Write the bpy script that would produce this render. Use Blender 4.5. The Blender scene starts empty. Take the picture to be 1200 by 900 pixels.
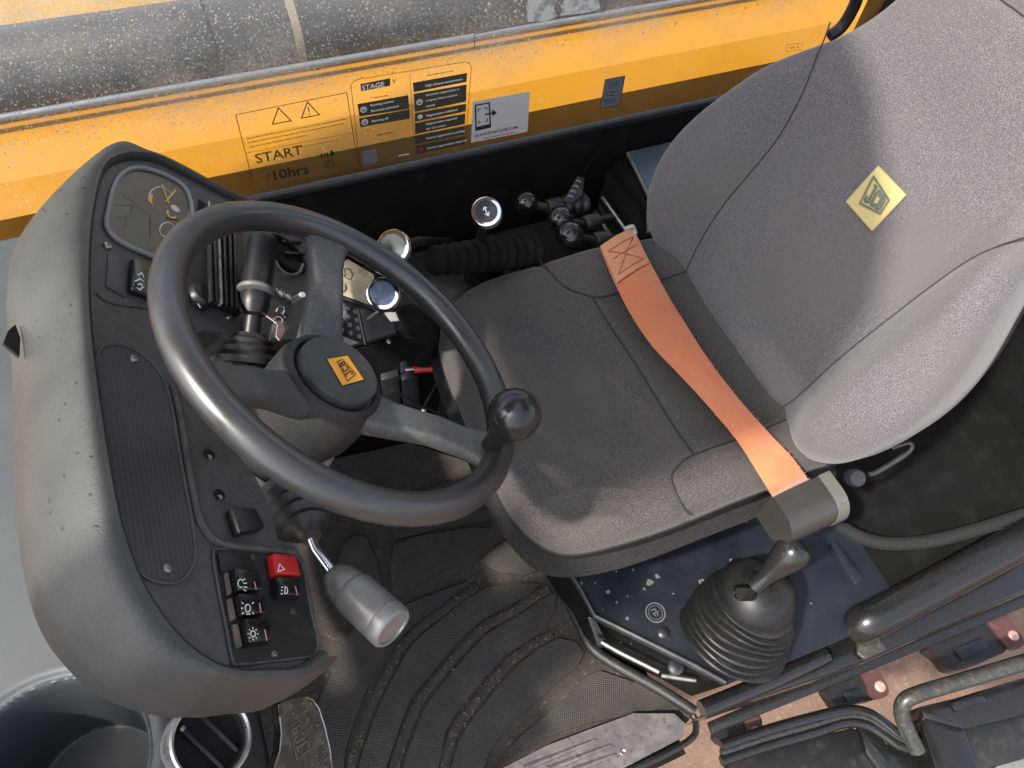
import bpy, bmesh, math, random
import numpy as np
random.seed(7); RNG = np.random.default_rng(7)
SC = bpy.context.scene
COL = SC.collection
rad = math.radians
V = lambda *a: np.array(a, float)

# ------------------------------------------------------------------ camera
CAM = V(.0712, .4248, 1.4744)
FPX = 871.48
CR = V(-0.92127788, 0.38282193, 0.06851592)
CU = V(-0.28433596, -0.78322499, 0.55291199)
CF = V(-0.26533021, -0.48990405, -0.83041791)
from mathutils import Matrix
cd = bpy.data.cameras.new('camera'); cam = bpy.data.objects.new('camera', cd); COL.objects.link(cam)
cd.sensor_width = 36; cd.lens = FPX / 1200 * 36; cd.clip_start = .02; cd.clip_end = 4000
cam.matrix_world = Matrix(((CR[0], CU[0], -CF[0], CAM[0]), (CR[1], CU[1], -CF[1], CAM[1]),
                           (CR[2], CU[2], -CF[2], CAM[2]), (0, 0, 0, 1)))
SC.camera = cam

# ------------------------------------------------------------------ daylight
SUN = V(.62, .12, .77); SUN /= np.linalg.norm(SUN)
w = bpy.data.worlds.new('World'); SC.world = w; w.use_nodes = True
nt = w.node_tree; nt.nodes.clear()
sky = nt.nodes.new('ShaderNodeTexSky'); sky.sky_type = 'NISHITA'; sky.sun_disc = False
sky.sun_elevation = math.asin(SUN[2]); sky.sun_rotation = math.atan2(SUN[0], SUN[1])
sky.air_density = 1.0; sky.dust_density = 3.0; sky.ozone_density = 1.0
bg = nt.nodes.new('ShaderNodeBackground'); bg.inputs[1].default_value = .15
out = nt.nodes.new('ShaderNodeOutputWorld')
hs_ = nt.nodes.new('ShaderNodeHueSaturation'); hs_.inputs['Saturation'].default_value = .55
nt.links.new(sky.outputs[0], hs_.inputs['Color']); nt.links.new(hs_.outputs[0], bg.inputs[0]); nt.links.new(bg.outputs[0], out.inputs[0])
sl = bpy.data.lights.new('sun', 'SUN'); sl.energy = 2.7; sl.angle = rad(2.5); sl.color = (1, .94, .84)
so = bpy.data.objects.new('sun', sl); COL.objects.link(so); so.location = (3, -1, 5)
from mathutils import Vector
so.rotation_euler = Vector(SUN).to_track_quat('Z', 'Y').to_euler()
vs = SC.view_settings; vs.view_transform = 'Standard'; vs.look = 'None'; vs.exposure = 1.5; vs.gamma = 1

# ------------------------------------------------------------------ measuring helpers (photo pixel -> point on a real plane)
def ray(u, v): return (u - 600) / FPX * CR - (v - 450) / FPX * CU + CF
def hit(u, v, ax, val):
    d = ray(u, v); k = 'xyz'.index(ax); return CAM + (val - CAM[k]) / d[k] * d
def Z(u, v, z): return hit(u, v, 'z', z)
def D(u, v, d): return CAM + d * ray(u, v)
def nrm(a): a = np.asarray(a, float); return a / np.linalg.norm(a)
class Fr:
    def __init__(s, o, ex, ey):
        s.o = V(*o); s.ex = nrm(ex); s.ey = nrm(np.asarray(ey) - np.dot(ey, s.ex) * s.ex); s.n = np.cross(s.ex, s.ey)
    def pt(s, a, b, h=0): return s.o + a * s.ex + b * s.ey + h * s.n
    def on(s, u, v, h=0):
        d = ray(u, v); p = s.o + h * s.n; return CAM + d * (np.dot(p - CAM, s.n) / np.dot(d, s.n))
    def ab(s, u, v, h=0):
        q = s.on(u, v, h) - s.o; return (np.dot(q, s.ex), np.dot(q, s.ey))
FACE = Fr((.2, -.08, .825), (0, -1, 0), (math.sin(rad(40)), 0, math.cos(rad(40))))       # dashboard face, a to the driver's right, b up
WT = .6699
WHEEL = Fr((0, -.0801, .7912), (math.cos(WT), 0, math.sin(WT)), (0, 1, 0))               # a forward, b left, n along the column
WIN = Fr((0, -.62, 0), (-1, 0, 0), (0, 0, 1))                                            # right window, a rearward, b up
BA = rad(22.5)
BACK = Fr((-.633, -.115, .511), (0, 1, 0), (-math.sin(BA), 0, math.cos(BA)))             # backrest front
SEAT = Fr((-.40, -.12, .50), (0, 1, 0), (-1, 0, 0))                                      # cushion, a left, b rearward

# ------------------------------------------------------------------ materials
MATS = {}
def mat(name, base, rough=.5, metal=0, var=None, bump=None, dust=None, spec=.5, coat=0, sheen=0, alpha=None, rvar=None):
    """var: list of (scale, colour, lo, hi, detail) noise mixes; bump: list of (scale, strength, dist);
    dust: (colour, amount, scale) settled on faces that look up"""
    if name in MATS: return MATS[name]
    m = bpy.data.materials.new(name); m.use_nodes = True; MATS[name] = m
    t = m.node_tree; N = t.nodes; L = t.links; b = N['Principled BSDF']
    b.inputs['Base Color'].default_value = (*base, 1); b.inputs['Roughness'].default_value = rough
    b.inputs['Metallic'].default_value = metal; b.inputs['Specular IOR Level'].default_value = spec
    b.inputs['Coat Weight'].default_value = coat; b.inputs['Coat Roughness'].default_value = .08
    b.inputs['Sheen Weight'].default_value = sheen
    geo = N.new('ShaderNodeNewGeometry')
    colour = None
    def noise(scale, detail=4, rough_=.6):
        n = N.new('ShaderNodeTexNoise'); n.inputs['Scale'].default_value = scale; n.inputs['Detail'].default_value = detail
        n.inputs['Roughness'].default_value = rough_; L.new(geo.outputs['Position'], n.inputs['Vector']); return n.outputs[0]
    def ramp(src, lo, hi):
        r = N.new('ShaderNodeMapRange'); r.inputs[1].default_value = lo; r.inputs[2].default_value = hi; r.interpolation_type = 'SMOOTHSTEP'
        L.new(src, r.inputs[0]); return r.outputs[0]
    def mixc(fac, a, bcol):
        x = N.new('ShaderNodeMix'); x.data_type = 'RGBA'; L.new(fac, x.inputs[0])
        if a is None: x.inputs[6].default_value = (*base, 1)
        else: L.new(a, x.inputs[6])
        x.inputs[7].default_value = (*bcol, 1); return x.outputs[2]
    for (sc, c, lo, hi, det) in (var or []):
        colour = mixc(ramp(noise(sc, det), lo, hi), colour, c)
    if dust:
        c, amt, sc = dust
        sp = N.new('ShaderNodeSeparateXYZ'); L.new(geo.outputs['Normal'], sp.inputs[0])
        up = ramp(sp.outputs[2], .1, .9)
        k = N.new('ShaderNodeMath'); k.operation = 'MULTIPLY'; L.new(up, k.inputs[0]); L.new(ramp(noise(sc, 6, .7), .3, .7), k.inputs[1])
        k2 = N.new('ShaderNodeMath'); k2.operation = 'MULTIPLY'; L.new(k.outputs[0], k2.inputs[0]); k2.inputs[1].default_value = amt
        colour = mixc(k2.outputs[0], colour, c)
    if colour is not None: L.new(colour, b.inputs['Base Color'])
    if rvar:
        sc, r0, r1 = rvar
        mr = N.new('ShaderNodeMapRange'); mr.inputs[1].default_value = .3; mr.inputs[2].default_value = .7; mr.inputs[3].default_value = r0; mr.inputs[4].default_value = r1
        L.new(noise(sc, 5), mr.inputs[0]); L.new(mr.outputs[0], b.inputs['Roughness'])
    prev = None
    for (sc, st, dist) in (bump or []):
        bn = N.new('ShaderNodeBump'); bn.inputs['Strength'].default_value = st; bn.inputs['Distance'].default_value = dist
        L.new(noise(sc, 3), bn.inputs['Height'])
        if prev is not None: L.new(prev, bn.inputs['Normal'])
        prev = bn.outputs[0]
    if prev is not None: L.new(prev, b.inputs['Normal'])
    return m

DUST = (.36, .33, .27)
M_fab = mat('seat_fabric', (.050, .044, .043), .95, var=[(760, (.125, .111, .106), .44, .66, 2), (1100, (.024, .022, .021), .50, .68, 1), (6, (.078, .067, .060), .42, .72, 5)],
            bump=[(800, .3, .0007)], sheen=.2, spec=.12)
M_fabr = mat('seat_fabric_back', (.082, .077, .082), .95, var=[(760, (.185, .174, .182), .44, .66, 2), (1100, (.045, .042, .046), .50, .68, 1), (6, (.10, .093, .093), .42, .75, 5)],
             bump=[(800, .3, .0007)], sheen=.2, spec=.12)
M_fabd = mat('seat_fabric_dark_shaded', (.045, .042, .039), .95, var=[(760, (.11, .10, .094), .48, .66, 2), (12, (.05, .046, .04), .5, .8, 4)], bump=[(600, .4, .001)], sheen=.12, spec=.12)
M_seam = mat('seam_thread', (.02, .02, .02), .9)
M_pl = mat('dash_plastic', (.040, .041, .040), .55, dust=((.22, .21, .18), .25, 60), var=[(26, (.055, .055, .05), .4, .7, 5), (300, (.08, .08, .075), .62, .75, 2)], bump=[(900, .35, .0006)], spec=.5)
M_plg = mat('dash_plastic_worn', (.027, .029, .028), .47, dust=((.11, .115, .10), .22, 9), var=[(5, (.036, .038, .036), .35, .7, 4), (700, (.060, .062, .057), .56, .72, 2)], bump=[(650, .55, .0009)], spec=.5)
M_face = mat('face_plastic', (.046, .046, .045), .5, dust=((.20, .19, .16), .2, 90), var=[(60, (.060, .059, .055), .45, .75, 5), (350, (.09, .086, .078), .60, .76, 2)], bump=[(900, .3, .0005)])
M_blk = mat('black_plastic', (.009, .009, .009), .42, var=[(40, (.028, .027, .026), .5, .8, 4)], bump=[(500, .15, .0005)])
M_matte = mat('matte_black', (.0045, .0045, .004), .8, spec=.15, var=[(25, (.010, .0095, .009), .45, .75, 4)], bump=[(300, .2, .001)])
M_hole = mat('deep_black', (.004, .004, .004), .9)
M_rub = mat('black_rubber', (.013, .013, .014), .45, var=[(120, (.022, .021, .019), .5, .8, 4)], dust=((.20, .19, .16), .10, 120), bump=[(350, .15, .0006)])
M_rim = mat('wheel_rim_plastic', (.024, .024, .024), .33, var=[(300, (.034, .033, .031), .5, .8, 3)], rvar=(18, .24, .44), bump=[(500, .05, .0003)], spec=.8)
M_spoke = mat('wheel_spoke_plastic', (.055, .056, .055), .5, dust=((.20, .20, .18), .25, 140), var=[(420, (.085, .083, .077), .5, .7, 2)], bump=[(700, .45, .0009)])
M_gloss = mat('gloss_black_paint', (.006, .006, .0065), .18, coat=.25, var=[(260, (.05, .047, .037), .69, .76, 2)], rvar=(60, .12, .32), dust=((.14, .13, .10), .05, 220))
M_steel = mat('painted_dark_steel', (.015, .016, .019), .42, var=[(35, (.035, .036, .04), .45, .75, 5), (160, (.11, .10, .09), .70, .78, 3)], rvar=(25, .3, .55))
M_blue = mat('blue_grey_panel', (.055, .075, .10), .45, var=[(30, (.09, .11, .135), .45, .75, 5)], bump=[(200, .1, .0006)], rvar=(30, .35, .6))
M_rail = mat('rail_sleeve', (.010, .010, .010), .26, var=[(200, (.022, .021, .019), .5, .8, 3)], rvar=(40, .18, .34))
M_gait = mat('gaiter_rubber', (.006, .006, .0063), .46, spec=.35, var=[(120, (.014, .0135, .0125), .5, .8, 4)], dust=((.16, .15, .13), .06, 160), bump=[(350, .15, .0006)])
M_navy = mat('navy_black_panel', (.006, .008, .013), .42, var=[(16, (.010, .013, .019), .4, .7, 5), (140, (.07, .07, .07), .70, .76, 4)], rvar=(20, .3, .55))
M_chrome = mat('chrome', (.82, .82, .83), .09, 1)
M_bolt = mat('dull_metal', (.42, .40, .37), .38, 1, var=[(80, (.25, .22, .19), .45, .7, 4)])
M_silver = mat('silver_grey_plastic', (.165, .165, .155), .36, .35, var=[(90, (.13, .128, .12), .45, .7, 5)], dust=((.30, .29, .25), .2, 120), bump=[(400, .1, .0004)])
M_beige = mat('dusty_beige_plastic', (.24, .225, .185), .7, var=[(70, (.10, .093, .08), .45, .7, 5)], bump=[(500, .3, .0006)])
M_yel = mat('yellow_paint', (.40, .175, .002), .32, coat=.25, var=[(16, (.375, .163, .003), .45, .75, 5), (160, (.40, .23, .06), .68, .80, 4)], rvar=(20, .22, .45))
M_yeld = mat('dusty_yellow_paint', (.34, .19, .045), .6, var=[(30, (.30, .20, .09), .4, .65, 6), (300, (.20, .15, .09), .56, .72, 3)], bump=[(250, .2, .001)])
M_ram = mat('ram_tube', (.030, .033, .042), .24, .0, var=[(8, (.05, .052, .06), .4, .7, 5), (600, (.10, .10, .105), .58, .72, 2)], rvar=(120, .30, .5), coat=.25)
M_pipe = mat('pipe_metal', (.20, .22, .26), .38, .5, var=[(40, (.30, .29, .27), .5, .75, 4)])
M_dirt = mat('dry_dirt', (.15, .115, .085), .95, var=[(60, (.09, .07, .052), .4, .65, 6), (240, (.24, .19, .145), .6, .75, 3)], bump=[(160, .6, .003)])
M_red = mat('red_plastic', (.45, .012, .012), .38, var=[(80, (.33, .02, .018), .5, .75, 4)])
M_org = mat('orange_webbing', (.44, .125, .045), .8, var=[(9, (.44, .16, .07), .4, .75, 4), (300, (.38, .10, .035), .55, .75, 3)], sheen=.3, bump=[(420, .35, .0008)])
M_white = mat('white_print', (.72, .72, .70), .6)
M_pink = mat('pink_lens', (.65, .32, .28), .4)
M_print = mat('black_print', (.015, .014, .012), .5)
M_brown = mat('brown_print', (.10, .055, .015), .6)
M_olive = mat('dark_olive_print', (.045, .042, .025), .5)
M_stk = mat('white_sticker', (.46, .44, .43), .5, var=[(60, (.50, .48, .46), .5, .75, 4)])
M_gstk = mat('grey_sticker', (.13, .135, .15), .45, var=[(120, (.09, .095, .105), .5, .7, 4)])
M_badge = mat('orange_badge', (.85, .36, .015), .4)
M_cream = mat('cream_patch', (.44, .36, .15), .85, var=[(220, (.42, .34, .15), .45, .65, 3)], bump=[(500, .4, .001)])
M_paper = mat('stained_paper', (.46, .39, .27), .8, var=[(50, (.26, .19, .12), .45, .7, 6), (200, (.16, .11, .07), .62, .75, 3)])
M_seal = mat('sticker_film', (.80, .55, .18), .35)
M_sill = mat('sill_aluminium', (.115, .104, .107), .5, .4, var=[(40, (.145, .133, .128), .42, .66, 6), (110, (.085, .058, .046), .54, .68, 5)], rvar=(40, .3, .6))
M_ground = mat('clay_ground', (.155, .095, .067), .9, var=[(6, (.12, .072, .05), .4, .65, 6), (60, (.19, .125, .094), .55, .7, 5)], bump=[(60, .4, .01)])
M_tab = mat('oxide_tab', (.07, .028, .026), .5, var=[(80, (.10, .05, .045), .5, .7, 4)])
M_drop = None
# ------------------------------------------------------------------ mesh building
class MB:
    def __init__(s): s.v = []; s.f = []
    def add(s, vs, fs):
        o = len(s.v); s.v.extend([tuple(map(float, p)) for p in vs]); s.f.extend([tuple(i + o for i in f) for f in fs]); return s
    def bm(s, bm):
        bm.verts.ensure_lookup_table(); bm.verts.index_update()
        s.add([v.co[:] for v in bm.verts], [[v.index for v in f.verts] for f in bm.faces]); bm.free(); return s
    def loft(s, loops, closed=True, cap=(True, True)):
        n = len(loops[0]); vs = [p for l in loops for p in l]; fs = []
        for i in range(len(loops) - 1):
            for j in range(n if closed else n - 1):
                a = i * n + j; b = i * n + (j + 1) % n; fs.append((a, b, b + n, a + n))
        if closed and cap[0]: fs.append(tuple(range(n))[::-1])
        if closed and cap[1]: fs.append(tuple((len(loops) - 1) * n + k for k in range(n)))
        return s.add(vs, fs)
    def tube(s, path, r, segs=10, closed=False, cap=True, up=None):
        path = [np.asarray(p, float) for p in path]; n = len(path)
        rs = r if hasattr(r, '__len__') else [r] * n
        loops = []; prev = None
        for i in range(n):
            if closed: t = path[(i + 1) % n] - path[i - 1]
            else: t = path[min(i + 1, n - 1)] - path[max(i - 1, 0)]
            t = nrm(t)
            if prev is None:
                u = np.cross(t, V(0, 0, 1) if abs(t[2]) < .9 else V(1, 0, 0))
            else: u = prev - np.dot(prev, t) * t
            u = nrm(u); prev = u; w_ = np.cross(t, u)
            loops.append([path[i] + rs[i] * (math.cos(k * 2 * math.pi / segs) * u + math.sin(k * 2 * math.pi / segs) * w_) for k in range(segs)])
        if closed:
            # match the twist at the join
            loops.append(loops[0]); o = len(s.v); nn = segs
            best = min(range(segs), key=lambda k: np.linalg.norm(np.array(loops[-2][0]) - np.array(loops[0][k])))
            loops[-1] = loops[0][best:] + loops[0][:best]
            return s.loft(loops, True, (False, False))
        return s.loft(loops, True, (cap, cap))
    def lathe(s, prof, o, axis, segs=32, cap=True, ref=None):
        ax = nrm(axis); u = nrm(np.cross(ax, ref if ref is not None else (V(0, 0, 1) if abs(ax[2]) < .9 else V(1, 0, 0)))); w_ = np.cross(ax, u); o = np.asarray(o, float)
        loops = [[o + h * ax + r * (math.cos(k * 2 * math.pi / segs) * u + math.sin(k * 2 * math.pi / segs) * w_) for k in range(segs)] for r, h in prof]
        return s.loft(loops, True, (cap, cap))
    def box(s, fr, c, size, bev=0, seg=2):
        bm = bmesh.new(); bmesh.ops.create_cube(bm, size=1)
        for v in bm.verts: v.co = Vector((v.co.x * size[0], v.co.y * size[1], v.co.z * size[2]))
        if bev: bmesh.ops.bevel(bm, geom=bm.edges[:], offset=bev, segments=seg, affect='EDGES', profile=.5)
        for v in bm.verts: v.co = Vector(fr.pt(c[0] + v.co.x, c[1] + v.co.y, c[2] + v.co.z))
        return s.bm(bm)
    def prism(s, pts, d, bev=0, seg=2, top=1.0):
        """pts: 3D outline (planar), extruded along vector d; the far end may shrink by top; bevelled"""
        pts = [np.asarray(p, float) for p in pts]; d = np.asarray(d, float); c = sum(pts) / len(pts)
        bm = bmesh.new(); n = len(pts)
        a = [bm.verts.new(p) for p in pts]; b = [bm.verts.new(c + (p - c) * top + d) for p in pts]
        bm.faces.new(a[::-1]); ft = bm.faces.new(b)
        for i in range(n): bm.faces.new((a[i], a[(i + 1) % n], b[(i + 1) % n], b[i]))
        bmesh.ops.recalc_face_normals(bm, faces=bm.faces[:])
        if bev:
            es = [e for e in ft.edges]
            if n <= 8: es = bm.edges[:]
            bmesh.ops.bevel(bm, geom=es, offset=bev, segments=seg, affect='EDGES', profile=.5, clamp_overlap=True)
        return s.bm(bm)
    def strip(s, pts, n, wd, th=.0006, closed=False):
        """flat printed line of width wd along pts lying on a face of normal n"""
        pts = [np.asarray(p, float) for p in pts]; n = nrm(n); L = len(pts); A = []; B = []
        for i in range(L):
            if closed: t0 = nrm(pts[i] - pts[i - 1]); t1 = nrm(pts[(i + 1) % L] - pts[i])
            else:
                t1 = nrm(pts[min(i + 1, L - 1)] - pts[min(i, L - 2)]); t0 = nrm(pts[max(i, 1)] - pts[max(i - 1, 0)])
            s0 = np.cross(n, t0); s1 = np.cross(n, t1); m = s0 + s1; k = np.linalg.norm(m)
            m = s1 if k < .3 else m / k
            q = wd / 2 / max(.45, float(np.dot(m, s1)))
            A.append(pts[i] + m * q + n * th); B.append(pts[i] - m * q + n * th)
        vs = A + B; fs = []
        for i in range(L if closed else L - 1):
            j = (i + 1) % L; fs.append((L + i, L + j, j, i))
        return s.add(vs, fs)
    def flat(s, pts, n, th=.0006):
        n = nrm(n); pts = [np.asarray(p, float) + n * th for p in pts]
        return s.add(pts, [tuple(range(len(pts)))])

def smoothpath(pts, k=6, closed=False):
    """Catmull-Rom through the points"""
    P = [np.asarray(p, float) for p in pts]; n = len(P); o = []
    for i in range(n if closed else n - 1):
        if closed: a, b, c, d = P[i - 1], P[i], P[(i + 1) % n], P[(i + 2) % n]
        else: a, b, c, d = P[max(i - 1, 0)], P[i], P[i + 1], P[min(i + 2, n - 1)]
        for j in range(k):
            t = j / k
            o.append(.5 * ((2 * b) + (c - a) * t + (2 * a - 5 * b + 4 * c - d) * t * t + (3 * b - a - 3 * c + d) * t ** 3))
    if not closed: o.append(P[-1])
    return o

def obj(name, mb, m, parent=None, label=None, cat=None, group=None, kind=None, smooth=40, at=None):
    me = bpy.data.meshes.new(name)
    vs = np.array(mb.v, float)
    root = parent
    while root is not None and root.parent is not None: root = root.parent
    if root is not None: loc = np.array(root.location)
    elif at is not None: loc = np.asarray(at, float)
    else: loc = V(vs[:, 0].mean(), vs[:, 1].mean(), vs[:, 2].min())
    me.from_pydata([tuple(p) for p in vs - loc], [], mb.f)
    me.validate(); me.materials.append(m)
    bm = bmesh.new(); bm.from_mesh(me); bmesh.ops.recalc_face_normals(bm, faces=bm.faces[:]); bm.to_mesh(me); bm.free()
    if smooth: me.shade_smooth(); me.set_sharp_from_angle(angle=rad(smooth))
    me.update()
    o = bpy.data.objects.new(name, me); COL.objects.link(o)
    if parent is None: o.location = loc
    else: o.parent = parent
    return tag(o, label, cat, group, kind)
def tag(o, label=None, cat=None, group=None, kind=None):
    if label: o['label'] = label
    if cat: o['category'] = cat
    if group: o['group'] = group
    if kind: o['kind'] = kind
    return o
def thing(name, loc, label, cat, group=None):
    o = bpy.data.objects.new(name, None); COL.objects.link(o); o.location = tuple(map(float, loc)); o.empty_display_size = .02
    return tag(o, label, cat, group)

FONT = {}
def text(s, o, ex, ey, size, bold=0, align='LEFT', lift=.0006):
    """flat lettering as a mesh builder, baseline origin o, reading along ex, letters standing along ey"""
    cu = bpy.data.curves.new('t', 'FONT'); cu.body = s; cu.size = 1; cu.align_x = align; cu.offset = bold; cu.resolution_u = 2
    ob = bpy.data.objects.new('t', cu); COL.objects.link(ob)
    dg = bpy.context.evaluated_depsgraph_get(); me = bpy.data.meshes.new_from_object(ob.evaluated_get(dg))
    ex = nrm(ex); ey = nrm(np.asarray(ey) - np.dot(ey, ex) * ex); n = np.cross(ex, ey); mb = MB()
    mb.add([np.asarray(o) + v.co.x * size * ex + v.co.y * size * ey + lift * n for v in me.vertices], [tuple(p.vertices) for p in me.polygons])
    bpy.data.objects.remove(ob); bpy.data.curves.remove(cu); bpy.data.meshes.remove(me)
    return mb
def logo(bl, br, tr, tl, n, wd, mb=None, frame=True, th=.0008):
    """the maker's emblem: three letters of falling height in a skewed four-sided border"""
    mb = mb or MB(); bl, br, tr, tl = [np.asarray(p, float) for p in (bl, br, tr, tl)]
    def q(u, v): return (1 - u) * (1 - v) * bl + u * (1 - v) * br + u * v * tr + (1 - u) * v * tl
    if frame: mb.strip([bl, br, tr, tl], n, wd, th, True)
    a, b = .16, .84
    J = [(.13, .36), (.13, .2), (.17, .16), (.25, .16), (.29, .2), (.29, .84)]
    Jt = [(.17, .84), (.36, .84)]
    Cc = [(.60, .66), (.60, .78), (.56, .84), (.48, .84), (.44, .78), (.44, .22), (.48, .16), (.56, .16), (.60, .22), (.60, .34)]
    B1 = [(.72, .16), (.72, .84), (.82, .84), (.86, .78), (.86, .58), (.82, .52), (.74, .51)]
    B2 = [(.82, .50), (.87, .44), (.87, .22), (.82, .16), (.70, .16)]
    for l in (J, Jt, Cc, B1, B2): mb.strip([q(*p) for p in l], n, wd * 1.5, th)
    return mb
def fan(fr, pts, h=0): return [fr.on(u, v, h) for u, v in pts]
# ================================================================== SETTING
def sheet(x0, x1, y0, y1, z): return MB().add([(x0, y0, z), (x1, y0, z), (x1, y1, z), (x0, y1, z)], [(0, 1, 2, 3)])
obj('ground', sheet(-1500, 1500, -1500, 1500, -.95), M_ground, kind='structure', at=(0, 0, -.95), smooth=0)
WORLD = Fr((0, 0, 0), (1, 0, 0), (0, 1, 0))
obj('cab_floor', MB().box(WORLD, (.10, -.10, -.03), (.98, 1.02, .05)), M_matte, kind='structure')
# right side wall under the window, rear wall behind the seat
mb = MB().box(WORLD, (-.30, -.628, .268), (1.75, .016, .575), .002)
obj('side_wall', mb, M_matte, kind='structure')
mb = MB().box(WORLD, (-1.28, -.15, .30), (.04, 1.0, 1.1), .01)
obj('rear_wall', mb, M_matte, kind='structure')
obj('rear_floor', MB().box(WORLD, (-1.03, -.10, .20), (.46, .86, .05)), M_matte, kind='structure')
mb = MB().box(WORLD, (.61, -.14, .26), (.04, .96, .56), .01)
obj('front_bulkhead', mb, M_matte, kind='structure')

# unseen cab roof and added header (above the frame): outline shaped to throw shade inside
cab = thing('cab_shade_roof', (-.3, -.2, 1.62), 'unseen cab roof with an outline shaped to throw shade and an added header over the right window', 'roof')
mb = MB().prism([(x, y, 1.64) for x, y in ((-1.3, -.54), (1.15, -.54), (1.15, -.36), (.80, -.30), (.79, -.14), (.70, -.10), (.70, .262), (.315, .262), (.300, .03), (.262, .03), (.255, .245), (.095, .184), (-.017, .086), (-.13, -.079), (-.166, -.188), (-.21, -.28), (-.62, -.30), (-.62, .48), (-1.3, .48))], (0, 0, .05))
obj('shade_roof_panel', mb, mat('roof_lining', (.25, .25, .25), .8), cab)
mb = MB().box(WORLD, (-.25, -.66, 1.07), (2.1, .04, .16), .01)
obj('shade_header', mb, M_gloss, cab)
obj('pillar', MB().prism([(.74, .20, 1.64), (.74, .40, 1.64), (.84, .42, .45), (.84, .21, .45)], (.05, 0, 0), .01), M_gloss, cab)  # unseen front pillar, made wide and placed to shade the dashboard's near end
for x, y in ((-1.30, -.66), (.56, -.66)):
    obj('pillar', MB().box(WORLD, (x, y, .84), (.07, .07, 1.6), .01), M_gloss, cab)

# ================================================================== BOOM beyond the window
boom = thing('lifting_boom', (-.3, -.95, .2), 'long yellow lifting boom seen through the wet side window', 'boom')
def at_y(u, v, y): q = hit(u, v, 'y', y); return (q[1], q[2])
sec = [at_y(300, 262, -.812), at_y(300, 197, -.80), at_y(300, 157, -.845), at_y(300, 113, -.93)]
topz = sec[-1][1]
def extr(prof, x0, x1):
    m = MB(); n = len(prof)
    m.loft([[(x, y, z) for y, z in prof] for x in (x0, x1)], False); return m
mb = MB(); P_ = [(-1.5, sec[0][1] - .30), (sec[0][0] - .01, sec[0][1] - .30), sec[0], sec[1], sec[2], sec[3], (sec[3][0] - .02, topz + .004), (-1.5, topz + .004)]
xs = np.linspace(-2.6, 2.2, 60)
mb.loft([[(x, y, z) for y, z in P_] for x in xs], True)
obj('boom_side', mb, M_yel, boom, smooth=8)
mb = MB().box(WORLD, (-.2, -1.47, topz + .03), (4.7, .55, .05), .01)
obj('boom_top', mb, M_yeld, boom)
# hydraulic tube and pipe lying along it
y, z = at_y(150, 66, -1.05)
mb = MB().tube([(x, y, z) for x in np.linspace(-2.4, 2.1, 40)], .081, 40)
ramt = obj('ram_tube', mb, M_ram, boom)
for u in (252, 347):
    q = hit(u, 60, 'y', -1.05)
    obj('tube_clamp', MB().tube([(q[0] - (.003 if u == 252 else .008), y, z), (q[0] + (.003 if u == 252 else .008), y, z)], .0825, 40), M_steel if u == 252 else mat('tan_band', (.20, .17, .12), .6), boom)
y2, z2 = at_y(300, 87, -.95)
obj('steel_pipe', MB().tube([(x, y2, z2) for x in np.linspace(-2.4, 2.1, 30)], .0070, 12), M_pipe, boom)
y3, z3 = at_y(300, 99, -.88)

# ================================================================== SIDE WINDOW
win = thing('side_window', (-.3, -.62, .555), 'rain spotted right side window above the black cab wall', 'window')
gm = bpy.data.materials.new('wet_glass'); gm.use_nodes = True
t = gm.node_tree; t.nodes.clear(); N = t.nodes; L = t.links
o_ = N.new('ShaderNodeOutputMaterial'); tr = N.new('ShaderNodeBsdfTransparent'); tr.inputs[0].default_value = (.95, .96, .95, 1)
gl = N.new('ShaderNodeBsdfGlossy'); gl.inputs['Roughness'].default_value = .03
df = N.new('ShaderNodeBsdfTranslucent'); df.inputs[0].default_value = (.68, .64, .56, 1)
df2 = N.new('ShaderNodeBsdfDiffuse'); df2.inputs[0].default_value = (.56, .53, .47, 1)
dm = N.new('ShaderNodeMixShader'); dm.inputs[0].default_value = .5; L.new(df.outputs[0], dm.inputs[1]); L.new(df2.outputs[0], dm.inputs[2])
geo = N.new('ShaderNodeNewGeometry'); n1 = N.new('ShaderNodeTexNoise'); n1.inputs['Scale'].default_value = 9; n1.inputs['Detail'].default_value = 6
n2 = N.new('ShaderNodeTexNoise'); n2.inputs['Scale'].default_value = 260; n2.inputs['Detail'].default_value = 2
L.new(geo.outputs['Position'], n1.inputs[0]); L.new(geo.outputs['Position'], n2.inputs[0])
ma = N.new('ShaderNodeMath'); ma.operation = 'MULTIPLY'; L.new(n1.outputs[0], ma.inputs[0]); L.new(n2.outputs[0], ma.inputs[1])
mr = N.new('ShaderNodeMapRange'); mr.inputs[1].default_value = .18; mr.inputs[2].default_value = .42; mr.inputs[3].default_value = .06; mr.inputs[4].default_value = .34
L.new(ma.outputs[0], mr.inputs[0])
fr_ = N.new('ShaderNodeLayerWeight'); fr_.inputs[0].default_value = .12
m1 = N.new('ShaderNodeMixShader'); L.new(fr_.outputs['Fresnel'], m1.inputs[0]); L.new(tr.outputs[0], m1.inputs[1]); L.new(gl.outputs[0], m1.inputs[2])
m2 = N.new('ShaderNodeMixShader'); sz_ = N.new('ShaderNodeSeparateXYZ'); L.new(geo.outputs['Position'], sz_.inputs[0]); zr_ = N.new('ShaderNodeMapRange'); zr_.inputs[1].default_value = .66; zr_.inputs[2].default_value = .76; zr_.inputs[3].default_value = .12; L.new(sz_.outputs[2], zr_.inputs[0])
mz_ = N.new('ShaderNodeMath'); mz_.operation = 'MULTIPLY'; L.new(mr.outputs[0], mz_.inputs[0]); L.new(zr_.outputs[0], mz_.inputs[1]); L.new(mz_.outputs[0], m2.inputs[0]); L.new(m1.outputs[0], m2.inputs[1]); L.new(dm.outputs[0], m2.inputs[2])
L.new(m2.outputs[0], o_.inputs[0])
sillz = WIN.ab(300, 232)[1]
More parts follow.
